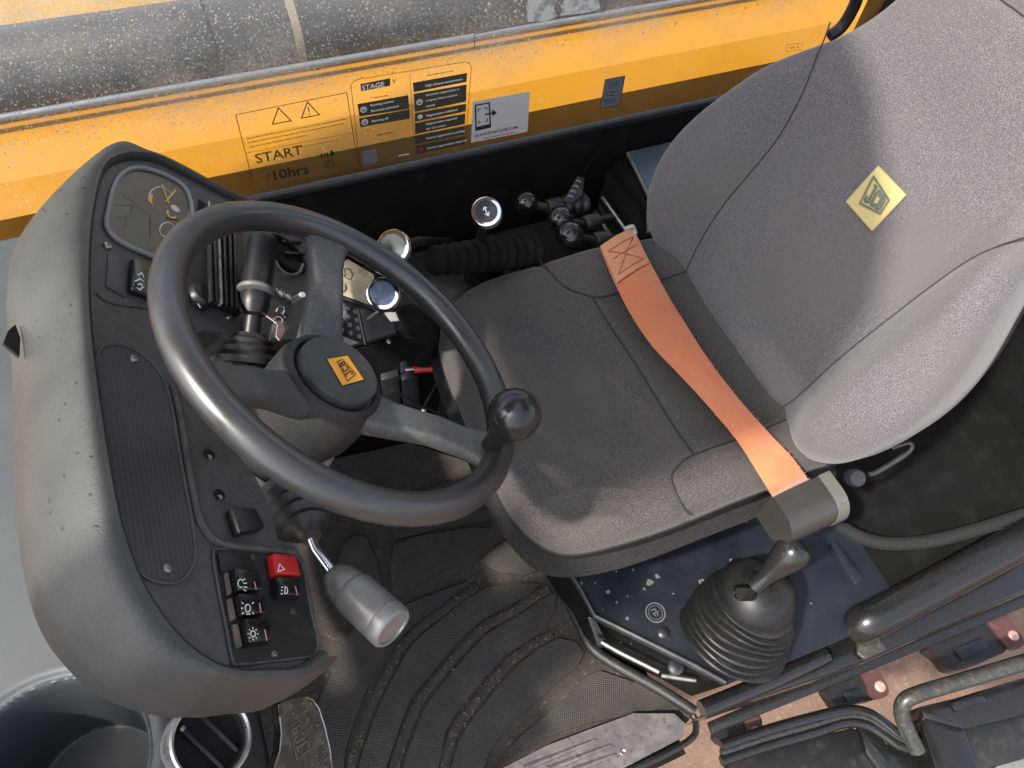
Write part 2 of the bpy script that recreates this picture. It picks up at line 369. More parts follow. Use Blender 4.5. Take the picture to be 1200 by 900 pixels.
xr = -WIN.ab(992, 30)[0]
obj('glass_pane', MB().box(WORLD, ((.56 + xr) / 2, -.6225, (sillz + 1.13) / 2), (.56 - xr, .005, 1.13 - sillz)), gm, win, smooth=0)
obj('sill_seal', MB().box(WORLD, (-.36, -.622, sillz - .006), (1.85, .016, .014), .004), M_rub, win)
sp = smoothpath([WIN.on(972, 42, .004), WIN.on(985, 33, .004), WIN.on(997, 15, .004), WIN.on(1006, -8, .004), WIN.on(1016, -60, .004), WIN.on(1030, -200, .004)])
obj('edge_seal', MB().tube(sp, .012, 10), M_rub, win)
# rain drops: flattened beads on the cab-side face of the pane
def drops(count, box, r0, r1):
    vs = []; fs = []; k = 6
    for i in range(count):
        u = RNG.uniform(box[0], box[1]); v = box[2] + (box[3] - box[2]) * RNG.random() ** 1.0 - .2 * (u - 300)
        r = r0 + (r1 - r0) * RNG.random() ** 3
        q = WIN.on(u, v, .0)
        if q[2] < sillz + .008: continue
        o0 = len(vs); el = RNG.uniform(1, 1.5)
        for (rr, hh) in ((1, 0), (.75, .35)):
            for j in range(k):
                a = j * 2 * math.pi / k; vs.append((q[0] + rr * r * math.cos(a), q[1] + hh * r, q[2] + rr * r * el * math.sin(a)))
        vs.append((q[0], q[1] + .5 * r, q[2]))
        for j in range(k):
            j2 = (j + 1) % k; fs.append((o0 + j, o0 + j2, o0 + k + j2, o0 + k + j)); fs.append((o0 + k + j, o0 + k + j2, o0 + 2 * k))
    m = MB(); m.v = vs; m.f = fs; return m
dmt = bpy.data.materials.new('water_drop'); dmt.use_nodes = True
b = dmt.node_tree.nodes['Principled BSDF']; b.inputs['Base Color'].default_value = (.95, .93, .88, 1); b.inputs['Roughness'].default_value = .05
b.inputs['Transmission Weight'].default_value = .75; b.inputs['IOR'].default_value = 1.33
mb = drops(12000, (-60, 640, -60, 118), .0003, .0012); m_ = drops(2200, (560, 1000, -20, 130), .0004, .0022); mb.add(m_.v, m_.f)
m_ = drops(1300, (-20, 640, 105, 195), .0003, .0015); mb.add(m_.v, m_.f)
obj('rain_drops', mb, dmt, win, kind='stuff')

# ------------------------------------------------------------------ decals on the glass
RX = V(-1, 0, 0); RZ = V(0, 0, 1); WN = V(0, 1, 0)
def wpt(u, v): return WIN.on(u, v, .0)
def wbar(pts): return [wpt(*p) for p in pts]
def plate(pts, th, m, name, **k): return obj(name, MB().prism(wbar(pts), WN * th), m, smooth=0, **k)
film = bpy.data.materials.new('clear_film'); film.use_nodes = True
t = film.node_tree; N = t.nodes; b = N['Principled BSDF']; b.inputs['Base Color'].default_value = (.85, .70, .40, 1); b.inputs['Roughness'].default_value = .2; b.inputs['Alpha'].default_value = .02

def decal(name, pts, m, label, th=.0006):
    c = wbar(pts); lo = np.array(c).mean(0); r = thing(name, lo, label, 'sticker')
    obj('film', MB().prism(c, WN * th), m, r, smooth=0); return r
def wtext(s, u, v, size, m, parent, name='lettering', bold=.0, lift=.0014):
    return obj(name, text(s, wpt(u, v), RX, RZ, size, bold, lift=lift), m, parent, smooth=0)
def fakelines(rows, m, parent, name, wd, lift=.0012, gap=.0015):
    """rows of print too small to read: broken dashes"""
    mb = MB()
    for (u0, v0, u1, v1) in rows:
        a, b_ = wpt(u0, v0), wpt(u1, v1); Ltot = np.linalg.norm(b_ - a); s = 0
        while s < Ltot - .002:
            l = min(random.uniform(.003, .011), Ltot - s); mb.strip([a + (b_ - a) * s / Ltot, a + (b_ - a) * (s + l) / Ltot], WN, wd, lift); s += l + gap
    return obj(name, mb, m, parent, smooth=0, kind='stuff')

d1 = decal('warning_decal', [(276, 134), (406, 108), (420, 196), (299, 223)], film, 'clear decal reading START 10hrs with two warning triangles on the window')
mb = MB().strip(wbar([(276, 134), (406, 108), (420, 196), (299, 223)]), WN, .0012, .0012, True)
mb.strip(wbar([(288, 179), (413, 155)]), WN, .0007, .0012)
obj('border', mb, M_brown, d1, smooth=0)
for tri in ([(326, 126), (341, 141), (319, 145)], [(360, 119), (374, 134), (353, 138)]):
    obj('warning_triangle', MB().strip(wbar(tri), WN, .0018, .0012, True), M_print, d1, smooth=0)
obj('exclamation_mark', MB().strip(wbar([(361, 125), (362.2, 131)]), WN, .0018, .0012).strip(wbar([(362.5, 132.5), (362.9, 134.3)]), WN, .002, .0012), M_print, d1, smooth=0)
wtext('START', 300, 191, .0265, M_brown, d1, bold=.012)
wtext('10hrs', 318, 211.5, .0285, M_print, d1, bold=.018)
mb = MB().strip(wbar([(312, 207), (316, 203)]), WN, .002, .0012).strip(wbar([(313, 212), (317, 210.5)]), WN, .002, .0012)
obj('lettering', mb, M_print, d1, smooth=0)
fakelines([(289, 162, 405, 139), (290, 167, 404, 144), (292, 172, 360, 158)], M_brown, d1, 'small_print', .0014)
fakelines([(352, 172, 396, 163), (312, 217, 360, 207)], M_brown, d1, 'small_print', .0012)
mb = MB()
for k in range(3): mb.strip(wbar([(376 + k * 3.4, 179.5 - k * .7), (377 + k * 3.4, 185 - k * .7)]), WN, .0024, .0012)
mb.flat(wbar([(386.5, 177), (387.6, 175), (392, 179), (389, 184), (388, 182.5)]), WN, .0012)
mb.strip(wbar([(381, 190), (385, 187.5), (390, 188), (392, 191), (390, 195), (384, 196), (380.5, 194)]), WN, .0014, .0012, True)
mb.strip(wbar([(384, 192.8), (389, 191.6)]), WN, .0014, .0012)
obj('arrow_symbol', mb, M_print, d1, smooth=0)

out2 = [(411, 99), (414, 95), (419, 92.5), (545, 72), (550, 74), (552, 80), (545, 168), (540, 177), (430, 197), (424, 194), (421, 188)]
d2 = decal('emission_decal', out2, film, 'clear decal reading STAGE V with rows of dark symbol bars on the window')
mb = MB().strip(wbar(out2), WN, .0009, .0012, True); mb.strip(wbar([(480, 86), (486, 180)]), WN, .0007, .0012)
obj('border', mb, M_olive, d2, smooth=0)
obj('title_plate', MB().flat(wbar([(422, 98), (457, 91), (457, 100), (423, 106.5)]), WN, .0012), M_olive, d2, smooth=0)
wtext('STAGE', 424, 105.2, .0125, M_white, d2, bold=.02, lift=.0018)
wtext('V', 459, 97.5, .0125, M_brown, d2, lift=.0016)
bars = [[(418.5, 121.5), (478, 111), (479.5, 127), (421, 136)], [(420.5, 138.2), (479.5, 127.8), (480, 138.5), (422, 148.5)],
        [(483.5, 96.5), (547, 85), (546.5, 95.5), (484.5, 107.5)], [(484.5, 109.5), (546.5, 98.5), (546, 118.5), (485.8, 130.5)],
        [(486, 132.5), (546, 121), (545.5, 130), (486, 142)], [(486, 144), (545, 132.5), (544.5, 145), (486, 157)],
        [(486, 158.8), (544.5, 147.5), (544.5, 157), (486.5, 168.5)], [(487, 170.3), (544.5, 159.5), (544, 169), (488, 180)]]
words_ = [['Running normal', 'Economy activated'], ['Running off'], ['High exhaust temperature'], ['Automatic regeneration in', 'progress, follow machine', 'manual'], ['Regeneration inhibited'],
          ['Regeneration required', 'tier 2 in action'], ['Forced regeneration pending'], ['Service regeneration required']]
for i, bq in enumerate(bars):
    p = obj('symbol_bar', MB().flat(wbar(bq), WN, .0012), M_olive, d2, smooth=0)
    rows = len(words_[i]); a, b_, c_, d_ = [np.array(x, float) for x in bq]
    x0 = .24 if i < 2 else .22
    mb = MB()
    for r in range(rows):
        f = (r + .66) / rows if rows == 1 else (r + .78) / (rows + .25)
        st = (1 - f) * a + f * d_; en = (1 - f) * b_ + f * c_; q = st + (en - st) * x0
        sz = .0062 if rows < 3 else .0056
        m_ = text(words_[i][r], wpt(*q), RX, RZ, sz, .015, lift=.0018); mb.add(m_.v, m_.f)
    obj('bar_lettering', mb, M_white, p, smooth=0)
    cpx = (a + d_) / 2 + (b_ - a) * .10; mb = MB()
    rr = .0048 if i in (0, 1, 3) else .0036
    cc = wpt(*cpx); ring = [cc + rr * (math.cos(k * math.pi / 6) * RX + math.sin(k * math.pi / 6) * RZ) for k in range(12)]
    mb.strip(ring, WN, .0016, .0018, True); mb.strip([cc - RX * .002 - RZ * .001, cc + RZ * .002, cc + RX * .002 - RZ * .001], WN, .0013, .0018)
    obj('bar_symbol', mb, M_red if i == 7 else (M_tab if i in (2, 5, 6) else M_white), p, smooth=0)
fakelines([(438, 114, 456, 111)], M_brown, d2, 'small_print', .0014); fakelines([(500, 88, 531, 82.5)], M_brown, d2, 'small_print', .0014)
fakelines([(442, 158, 462, 154)], M_brown, d2, 'small_print', .002); fakelines([(467, 182, 481, 179.5)], M_white, d2, 'small_print', .0024)
obj('blank_square', MB().flat(wbar([(424, 177), (441, 173), (442, 189), (426, 193)]), WN, .0012), M_gstk, d2, smooth=0)

d3 = decal('website_sticker', [(554, 119), (621, 107), (618, 154), (552, 167)], M_stk, 'white sticker with a phone, an arrow and QUICKSTART website lettering')
mb = MB().strip(wbar([(557, 123), (573, 120), (574.5, 148), (557.5, 152)]), WN, .0026, .0012, True)
mb.flat(wbar([(557.5, 148.5), (574.5, 144.5), (574.5, 149), (557.5, 153)]), WN, .0013)
for p in (((560, 131), (560, 127.5), (563, 127)), ((567, 126), (570, 125.5), (570, 128.5)), ((560.5, 140), (560.8, 143.5), (563.5, 143)), ((568, 142), (570.8, 141.3), (570.5, 138))): mb.strip(wbar(p), WN, .0016, .0013)
obj('phone_symbol', mb, M_print, d3, smooth=0)
mb = MB().strip(wbar([(568, 133.5), (577, 132)]), WN, .003, .0014).flat(wbar([(576, 128), (582, 131.2), (577, 136)]), WN, .0014)
obj('arrow_symbol', mb, M_print, d3, smooth=0)
wtext('QUICKSTART.JCB.COM', 555.5, 160.5, .0083, M_print, d3, bold=.012)
fakelines([(566, 162, 603, 154.5)], M_print, d3, 'small_print', .0012)

d4 = decal('switch_label', [(709, 93), (732, 88.5), (726, 123), (703, 126.5)], M_gstk, 'small grey label with a dark border at the window bottom')
mb = MB().strip(wbar([(709, 93), (732, 88.5), (726, 123), (703, 126.5)]), WN, .0012, .0012, True)
mb.strip(wbar([(714, 108), (721, 106.5)]), WN, .0018, .0012).strip(wbar([(713.5, 112), (720, 110.5)]), WN, .0018, .0012)
mb.strip(wbar([(712, 98), (714, 103), (717, 96), (719, 102), (722, 95), (724, 100)]), WN, .0012, .0012)
mb.strip(wbar([(708, 121), (710, 116), (713, 120), (715, 115), (719, 119), (721, 114)]), WN, .0012, .0012)
obj('label_print', mb, M_print, d4, smooth=0)
d5 = decal('glass_mark', [(922, 52), (941, 50), (939, 58), (921, 60)], film, 'tiny black approval mark at the rear end of the window glass')
mb = MB().strip(wbar([(922, 52), (941, 50), (939, 58), (921, 60)]), WN, .0007, .0012, True)
mb.strip(wbar([(925, 54), (927, 57), (929, 54), (931, 57)]), WN, .0009, .0012).strip(wbar([(933, 53), (936, 56)]), WN, .0009, .0012).strip(wbar([(936, 53), (933, 56)]), WN, .0009, .0012)
obj('mark_print', mb, M_print, d5, smooth=0)
# torn clear film left at the top
tornm = mat('torn_film', (.55, .56, .52), .35, var=[(60, (.30, .30, .27), .45, .6, 5)])
r = thing('torn_sticker', wpt(650, 10), 'torn remains of a pale sticker high on the window', 'sticker')
for poly in ([(616, 5), (618, 25), (640, 24), (652, 19), (648, 8), (655, -6), (640, -10), (622, -8)], [(656, 18), (690, 14), (703, 10), (700, -6), (676, -10), (660, 0)]):
    obj('scrap', MB().flat(wbar(poly), WN, .0016), tornm, r, smooth=0)
obj('film_edge', MB().strip(smoothpath(wbar([(556, 55), (556, 42), (562, 38), (620, 27), (700, 14), (707, 12), (709, -10)]), 3), WN, .0014, .0014), M_gstk, r, smooth=0)
# ================================================================== DRIVER'S SEAT
def catmull_closed(pts, n):
    d = smoothpath([V(*p, 0) for p in pts], 24, True); d = np.array(d)[:, :2]
    seg = np.linalg.norm(np.roll(d, -1, 0) - d, axis=1); cs = np.concatenate([[0], np.cumsum(seg)]); tt = np.linspace(0, cs[-1], n, endpoint=False)
    dd = np.vstack([d, d[:1]]); return np.stack([np.interp(tt, cs, dd[:, 0]), np.interp(tt, cs, dd[:, 1])], 1)
def seg_dist(P, pts, closed=False):
    pts = np.asarray(pts, float); best = np.full(P.shape[:-1], 9.)
    n = len(pts)
    for i in range(n if closed else n - 1):
        a = pts[i]; b = pts[(i + 1) % n]; ab = b - a; t = np.clip(((P - a) @ ab) / max(ab @ ab, 1e-12), 0, 1)
        best = np.minimum(best, np.linalg.norm(P - (a + t[..., None] * ab), axis=-1))
    return best
def sstep(e0, e1, x): t = np.clip((x - e0) / (e1 - e0), 0, 1); return t * t * (3 - 2 * t)
def pillow(fr, outline, centre, top, rho, thick, N=340, Rr=110, under=.86, seams=(), gd=.0058, gw=.007, split=False):
    q = catmull_closed(outline, N); c = np.array(centre); dense = catmull_closed(outline, 180)
    r = 1 - (1 - np.linspace(0, 1, Rr)) ** 1.6; r[0] = .01
    P = c + (q[None] - c) * r[:, None, None]
    d = seg_dist(P, dense, True); d[-1] = 0
    def groove(PP):
        g = np.zeros(PP.shape[:-1])
        for s in seams: g = np.maximum(g, gd * np.exp(-(seg_dist(PP, s) / gw) ** 2))
        return g
    e = np.where(d < rho, rho - np.sqrt(np.maximum(rho ** 2 - (rho - d) ** 2, 0)), 0)
    h = top(P[..., 0], P[..., 1]) - e - groove(P)
    hl = h[-1]
    loops = [[fr.pt(P[i, j, 0], P[i, j, 1], h[i, j]) for j in range(N)] for i in range(Rr)]
    for k, s in ((.35, .995), (.7, .97), (1, under)):
        loops.append([fr.pt(*(c + (q[j] - c) * s), hl[j] * (1 - k) - thick * k) for j in range(N)])
    loops.append([fr.pt(*(c + (q[j] - c) * .3), -thick) for j in range(N)])
    if split: return MB().loft(loops[:Rr], True, (True, False)), groove, MB().loft(loops[Rr - 1:], True, (False, True))
    m = MB().loft(loops, True, (True, True)); return m, groove
def seamline(fr, pts, top, groove, off=.0016, r=.0016):
    p = np.array(smoothpath([V(*x, 0) for x in pts], 10))[:, :2]
    g = groove(p); h = top(p[:, 0], p[:, 1]) - g
    return MB().tube([fr.pt(a, b, hh + off * .2) for (a, b), hh in zip(p, h)], r, 6)
seat = thing('driver_seat', (-.45, -.12, .36), 'grey fabric driver seat with a high winged backrest', 'seat')

def cs_(u, v): return SEAT.ab(u, v, 0)
WR1 = np.array(smoothpath([V(*cs_(*p), 0) for p in ((606, 604), (640, 582), (690, 571), (740, 574))], 6))[:, :2]
WR2 = np.array(smoothpath([V(*cs_(*p), 0) for p in ((632, 622), (670, 608), (715, 606), (752, 618))], 6))[:, :2]
WR3 = np.array(smoothpath([V(*cs_(*p), 0) for p in ((700, 425), (720, 436), (745, 455), (765, 480))], 6))[:, :2]
def ctop(a, b):
    bol = .014 * sstep(.13, .20, np.abs(a)) * sstep(-.02, .10, b)
    dip = -.010 * (1 - sstep(.05, .2, np.abs(a))) * sstep(-.18, .0, b)
    front = -.030 * sstep(-.10, -.27, b)
    crease = .004 * np.exp(-((b + .205 + .15 * (a - .1) ** 2) / .012) ** 2) * sstep(-.02, .1, a)
    wob = .004 * np.sin(a * 19 + b * 7) * np.sin(b * 15 - a * 4)
    rid = .0035 * np.exp(-(seg_dist(np.stack([a, b], -1), WR1) / .007) ** 2) + .003 * np.exp(-(seg_dist(np.stack([a, b], -1), WR2) / .008) ** 2) + .0025 * np.exp(-(seg_dist(np.stack([a, b], -1), WR3) / .009) ** 2)
    return bol + dip + front + wob + crease + rid
def cs(u, v): a, b = SEAT.ab(u, v, .0); return (a, b)
c_out = [(-.10, -.240), (.08, -.240), (.17, -.232), (.235, -.195), (.262, -.10), (.266, .05), (.264, .2), (.24, .31), (0, .33), (-.22, .31), (-.248, .2), (-.260, .05), (-.264, -.10), (-.245, -.18), (-.19, -.226)]
nearseam = [(.266, -.005), (.25, -.008), (.205, .0), (.19, .022), (.184, .05), (.184, .15), (.178, .29)]
farseam = [(-.262, -.008), (-.25, -.01), (-.19, .005), (-.165, .03), (-.150, .06), (-.148, .16), (-.15, .29)]
midseam = [(-.152, .045), (-.05, .052), (.08, .052), (.184, .05)]
seams = [np.array(smoothpath([V(*p, 0) for p in s], 5))[:, :2] for s in (nearseam, farseam, midseam)]
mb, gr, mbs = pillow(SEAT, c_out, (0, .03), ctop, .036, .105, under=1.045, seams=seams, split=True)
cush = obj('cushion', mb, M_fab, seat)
obj('shaded_side_band', mbs, mat('seat_side_shade_cloth', (.016, .015, .015), .9, var=[(760, (.045, .042, .041), .46, .66, 2)], bump=[(800, .3, .0007)], spec=.12), cush)  # skirt cloth darkened to carry the shade below the cushion edge
for s in (nearseam, farseam, midseam): obj('seam', seamline(SEAT, s, ctop, gr), M_seam, cush)
# dark centre panel at the rear of the cushion: slightly darker cloth with shade put into its tone
ga = np.linspace(-.144, .178, 70); gb = np.linspace(.056, .31, 50); A_, B_ = np.meshgrid(ga, gb); H_ = ctop(A_, B_) - gr(np.stack([A_, B_], -1)) + .0012
mb = MB().loft([[SEAT.pt(A_[i, j], B_[i, j], H_[i, j]) for j in range(70)] for i in range(50)], False)
obj('rear_panel', mb, M_fabd, cush)
# piping round the lower edge and the hard tray under the cushion
pq = catmull_closed(c_out, 160); c0 = np.array((0, .03))
lipz = -.036
obj('edge_piping', MB().tube([SEAT.pt(*(c0 + (p - c0) * .999), float(ctop(np.array(p[0]), np.array(p[1]))) - .034) for p in pq], .0022, 6, True), M_seam, cush)
mb = MB().loft([[SEAT.pt(*(c0 + (p - c0) * s), h) for p in pq] for s, h in ((.96, -.085), (.98, -.104), (.93, -.130), (.80, -.135))])
obj('seat_pan', mb, M_blk, seat)

def btop(a, s):
    aa = np.abs(a)
    bol = .062 * sstep(.150, .235, aa) * (1 - sstep(.30, .46, s)) * sstep(-.10, .06, s)
    bowl = -.012 * (1 - sstep(.0, .2, aa)) * sstep(-.02, .1, s) * (1 - sstep(.4, .5, s))
    lumbar = .018 * np.exp(-((s - .12) / .10) ** 2)
    return bol + bowl + lumbar
b_half = [(.0, -.045), (.16, -.045), (.235, -.03), (.268, .0), (.296, .06), (.308, .14), (.298, .22), (.262, .31), (.215, .405), (.180, .49), (.168, .58), (.165, .68), (.15, .76), (.10, .80), (0, .81)]
b_out = b_half + [(-a, b) for a, b in b_half[-2:0:-1]]
bseam = [(.15, -.03), (.160, .03), (.164, .12), (.166, .20), (.170, .27), (.182, .34), (.205, .395), (.222, .42)]
hseam = [(-.178, .545), (-.10, .553), (0, .556), (.10, .553), (.178, .545)]
bs = [np.array(smoothpath([V(*p, 0) for p in s], 5))[:, :2] for s in (bseam, [(-a, b) for a, b in bseam], hseam)]
mb, gr2 = pillow(BACK, b_out, (0, .30), btop, .045, .085, N=420, Rr=120, under=.90, seams=bs, gd=.0035)
back = obj('backrest', mb, M_fabr, seat)
for s in (bseam, [(-a, b) for a, b in bseam], hseam): obj('seam', seamline(BACK, s, btop, gr2, r=.0011), M_seam, back)
bq = catmull_closed(b_out, 160); b0 = np.array((0, .30))
mb = MB().loft([[BACK.pt(*(b0 + (p - b0) * s), h) for p in bq] for s, h in ((.90, -.07), (.93, -.088), (.90, -.115), (.7, -.125))])
obj('back_shell', mb, M_blk, seat)
# emblem patch
def bp(u, v): a, b = BACK.ab(u, v, .003); return BACK.pt(a, b, float(btop(np.array(a), np.array(b))) + .0022)
cz = lambda x, y: (980 + x / 9, 180 + y / 9)
pts = [bp(*cz(395, 120)), bp(*cz(690, 430)), bp(*cz(345, 810)), bp(*cz(65, 500))]
patch = obj('emblem_patch', MB().prism(pts, BACK.n * .0012), M_cream, back, smooth=0)
obj('patch_edging', MB().tube([p + BACK.n * .0008 for q_, r_ in zip(pts, pts[1:] + pts[:1]) for p in [q_ + (r_ - q_) * i_ / 10 for i_ in range(10)]], .0011, 6, True), mat('edging_thread', (.36, .29, .13), .9, bump=[(900, .5, .001)]), patch)
mb = logo(*[bp(*cz(*p)) for p in ((220, 520), (435, 630), (527, 485), (360, 235))], BACK.n, .0026, th=.0045)
obj('emblem', mb, mat('emblem_thread', (.09, .11, .09), .8), patch, smooth=0)
# recline loop and pivot under the backrest's near corner
lp = [D(1018, 556, 1.20), D(1030, 552, 1.20), D(1064, 530, 1.20), D(1066, 519, 1.20), D(1045, 525, 1.21)]
obj('recline_handle', MB().tube(smoothpath(lp, 5), .0042, 8), M_steel, seat)
obj('pivot_cover', MB().lathe([(.003, .008), (.012, .008), (.015, .004), (.015, -.012)], D(1003, 560, 1.19), -CF, 20), M_steel, seat)
# small print tag hanging at the backrest's far lower corner
obj('side_bracket', MB().box(Fr(D(763, 258, 1.42), CR, CU), (0, 0, 0), (.014, .05, .03), .004), M_beige, seat)

# ------------------------------------------------------------------ seat belt
belt = thing('seat_belt', (-.5, -.1, .53), 'faded orange lap belt lying across the seat cushion', 'belt')
Lp = [(703, 289), (721, 331), (741, 371), (764, 404), (792, 433), (828, 473), (866, 518), (888, 552), (904, 579), (907, 585)]
Rp = [(742, 267), (761, 306), (784, 347), (804, 380), (823, 411), (858, 457), (905, 511), (929, 537), (946, 559), (949, 564)]
zz = [.535, .533, .532, .533, .536, .540, .542, .537, .520, .465]
La = smoothpath([Z(u, v, z) for (u, v), z in zip(Lp, zz)], 6); Ra = smoothpath([Z(u, v, z) for (u, v), z in zip(Rp, zz)], 6)
loops = []
for i in range(len(La)):
    l, r_ = La[i], Ra[i]; bow = .0022 * math.sin(i * .35); row = []
    for k in range(33):
        f = k / 32; row.append(l * (1 - f) + r_ * f + V(0, 0, 1) * (.004 * math.sin(math.pi * f) + bow * (f - .5) + (.00035 if k % 2 else -.00035) + random.uniform(-.00012, .00012)))
    loops.append(row + [p - V(0, 0, .0018) for p in row[::-1]])
web = obj('webbing', MB().loft(loops), M_org, belt)
def bpnt(f, g): # f along (0..1), g across
    i = f * (len(La) - 1); k = int(i); t_ = i - k; k2 = min(k + 1, len(La) - 1)
    l = La[k] * (1 - t_) + La[k2] * t_; r_ = Ra[k] * (1 - t_) + Ra[k2] * t_
    return l * (1 - g) + r_ * g + V(0, 0, .0045 * math.sin(math.pi * g) + .0008)
pale = mat('faded_webbing', (.50, .22, .12), .85, var=[(60, (.42, .17, .09), .45, .7, 5)], bump=[(420, .35, .0008)])
kk = int(.117 * (len(La) - 1)) + 1
obj('folded_end', MB().loft([[bpnt(f, g) + V(0, 0, .0004) for g in np.linspace(.02, .98, 9)] + [bpnt(f, g) - V(0, 0, .001) for g in np.linspace(.98, .02, 9)] for f in np.linspace(0, .117, 10)]), pale, web)
M_thr = mat('belt_thread', (.30, .06, .02), .8)
for a, b_ in (((.035, .12), (.035, .88)), ((.035, .12), (.10, .88)), ((.10, .12), (.035, .88)), ((.06, .15), (.06, .85)), ((.10, .12), (.10, .88))):
    obj('stitching', MB().tube([bpnt(a[0] + (b_[0] - a[0]) * k / 8, a[1] + (b_[1] - a[1]) * k / 8) + V(0, 0, .0008) for k in range(9)], .0008, 5), M_thr, web)
obj('folded_edge', MB().tube([bpnt(.117, .04 + .92 * k / 8) - V(0, 0, .0002) for k in range(9)], .0016, 6), M_thr, web)
# ragged selvedge threads
mb = MB()
for k in range(90):
    f = random.uniform(.1, .97); g = random.choice([0, 1]); p = bpnt(f, g); e = (La[-1] - Ra[-1]) * (1 if g == 0 else -1)
    mb.tube([p - V(0, 0, .0012), p + nrm(e) * random.uniform(.001, .003) + V(random.uniform(-.001, .001), random.uniform(-.001, .001), random.uniform(-.002, .001))], .00035, 3)
obj('loose_threads', mb, M_org, web, kind='stuff', smooth=0)
obj('belt_clip', MB().tube(smoothpath([Z(734, 268, .535), Z(741, 266, .54), Z(744, 272, .535), Z(740, 284, .52), Z(738, 296, .50)], 4), .005, 8), M_bolt, belt)
# reel housing: a half-round metal cover at the seat's near rear corner
BX = nrm(Z(978, 578, .47) - Z(900, 612, .47)); bo = Z(908, 612, .47)
BY = nrm(np.cross(V(0, 0, 1), BX)); 
reel = thing('belt_reel', bo, 'worn metal belt reel cover at the near rear corner of the seat', 'belt reel')
prof = [(-.028, .036)] + [(.002 + .034 * math.sin(math.pi * k / 22), .036 * math.cos(math.pi * k / 22)) for k in range(23)] + [(-.028, -.036)]
ln = np.linalg.norm(Z(975, 585, .47) - bo)
def rl(s0, s1, sc): return MB().loft([[bo + BX * x + BY * (y_ * sc) * -1 + V(0, 0, z_ * sc) for y_, z_ in prof] for x in (s0, s1)])
obj('reel_cover', rl(0, ln * .80, 1), mat('reel_metal', (.095, .09, .082), .36, .75, var=[(9, (.10, .096, .088), .4, .7, 3), (300, (.07, .065, .058), .62, .75, 3)], rvar=(30, .3, .45)), reel)
obj('end_cap', rl(ln * .80, ln, 1.04), mat('reel_cap', (.12, .115, .10), .45, .2, var=[(200, (.09, .086, .075), .5, .7, 3)]), reel)
# ================================================================== STEERING WHEEL
RW = .206
wheel = thing('steering_wheel', WHEEL.o, 'black three-spoke steering wheel with a spinner knob and orange hub badge', 'steering wheel')
def wl(r, deg, h): return WHEEL.pt(r * math.cos(rad(deg)), r * math.sin(rad(deg)), h)
def rimloop():
    loops = []
    for i in range(180):
        a = 2 * math.pi * i / 180; c = math.cos(a); s = math.sin(a); row = []
        for k in range(20):
            t = 2 * math.pi * k / 20; rr = .0176
            # finger grips moulded on the underside
            if math.sin(t) < -.5: rr *= 1 + .02 * math.cos(a * 48)
            row.append(WHEEL.pt((RW + rr * math.cos(t)) * c, (RW + rr * math.cos(t)) * s, rr * math.sin(t)))
        loops.append(row)
    loops.append(loops[0]); return MB().loft(loops, True, (False, False))
obj('rim', rimloop(), M_rim, wheel)
def spoke(deg):
    rs = [.035, .055, .075, .10, .13, .155, .175, .190, .200]
    wd = [.070, .062, .054, .048, .044, .044, .050, .062, .074]
    hc = [-.066, -.064, -.057, -.044, -.028, -.020, -.012, -.006, -.003]
    th = [.032, .032, .031, .029, .026, .023, .020, .017, .015]
    ur = np.linspace(0, 1, 30); I = np.linspace(0, 8, 9); loops = []
    f = lambda arr, u: float(np.interp(u * 8, I, arr))
    for u in ur:
        r = f(rs, u); w_ = f(wd, u) / 2; h = f(hc, u); t = f(th, u) / 2; row = []
        for k in range(24):
            a = 2 * math.pi * k / 24; ca, sa = math.cos(a), math.sin(a)
            x = w_ * math.copysign(abs(ca) ** .45, ca) * (1 - .16 * (sa > 0) * abs(sa)); y = t * math.copysign(abs(sa) ** .45, sa)
            # a little concave on the top
            if sa > .5: y -= .0012 * (1 - (ca / .86) ** 2)
            c, s = math.cos(rad(deg)), math.sin(rad(deg))
            row.append(WHEEL.pt(r * c - x * s, r * s + x * c, h + y))
        loops.append(row)
    return MB().loft(loops)
for d in (22, 141, -97): obj('spoke', spoke(d), M_spoke, wheel)
hub = obj('hub', MB().lathe([(.045, -.150), (.058, -.145), (.066, -.120), (.068, -.085), (.066, -.060), (.0615, -.047), (.0585, -.0435), (.0545, -.0425), (.0525, -.044), (.0515, -.052), (.049, -.053)], WHEEL.o, WHEEL.n, 48), mat('hub_plastic', (.022, .022, .022), .5, var=[(420, (.04, .039, .036), .5, .7, 2)], bump=[(700, .4, .0008)], spec=.4), wheel)
cap = obj('hub_cap', MB().lathe([(.0490, -.053), (.0490, -.0375), (.0484, -.0345), (.0470, -.033), (.030, -.0322), (.001, -.032)], WHEEL.o, WHEEL.n, 48), M_plg, wheel)
hh = -.032
bc = [WHEEL.on(u, v, hh) for u, v in ((383, 421), (407, 417), (426, 445), (401, 452))]
ctr = sum(bc) / 4
obj('badge_recess', MB().strip(bc, WHEEL.n, .0022, .0004, True), M_hole, cap, smooth=0)
badge = obj('badge', MB().prism(bc, WHEEL.n * .0006), M_badge, cap, smooth=0)
lc = [WHEEL.on(*(340 + x / 8.571, 370 + y / 8.571), hh) for x, y in ((655, 588), (520, 445), (468, 468), (572, 662))]
obj('emblem', logo(*lc, WHEEL.n, .0011, th=.0011), M_print, badge, smooth=0)
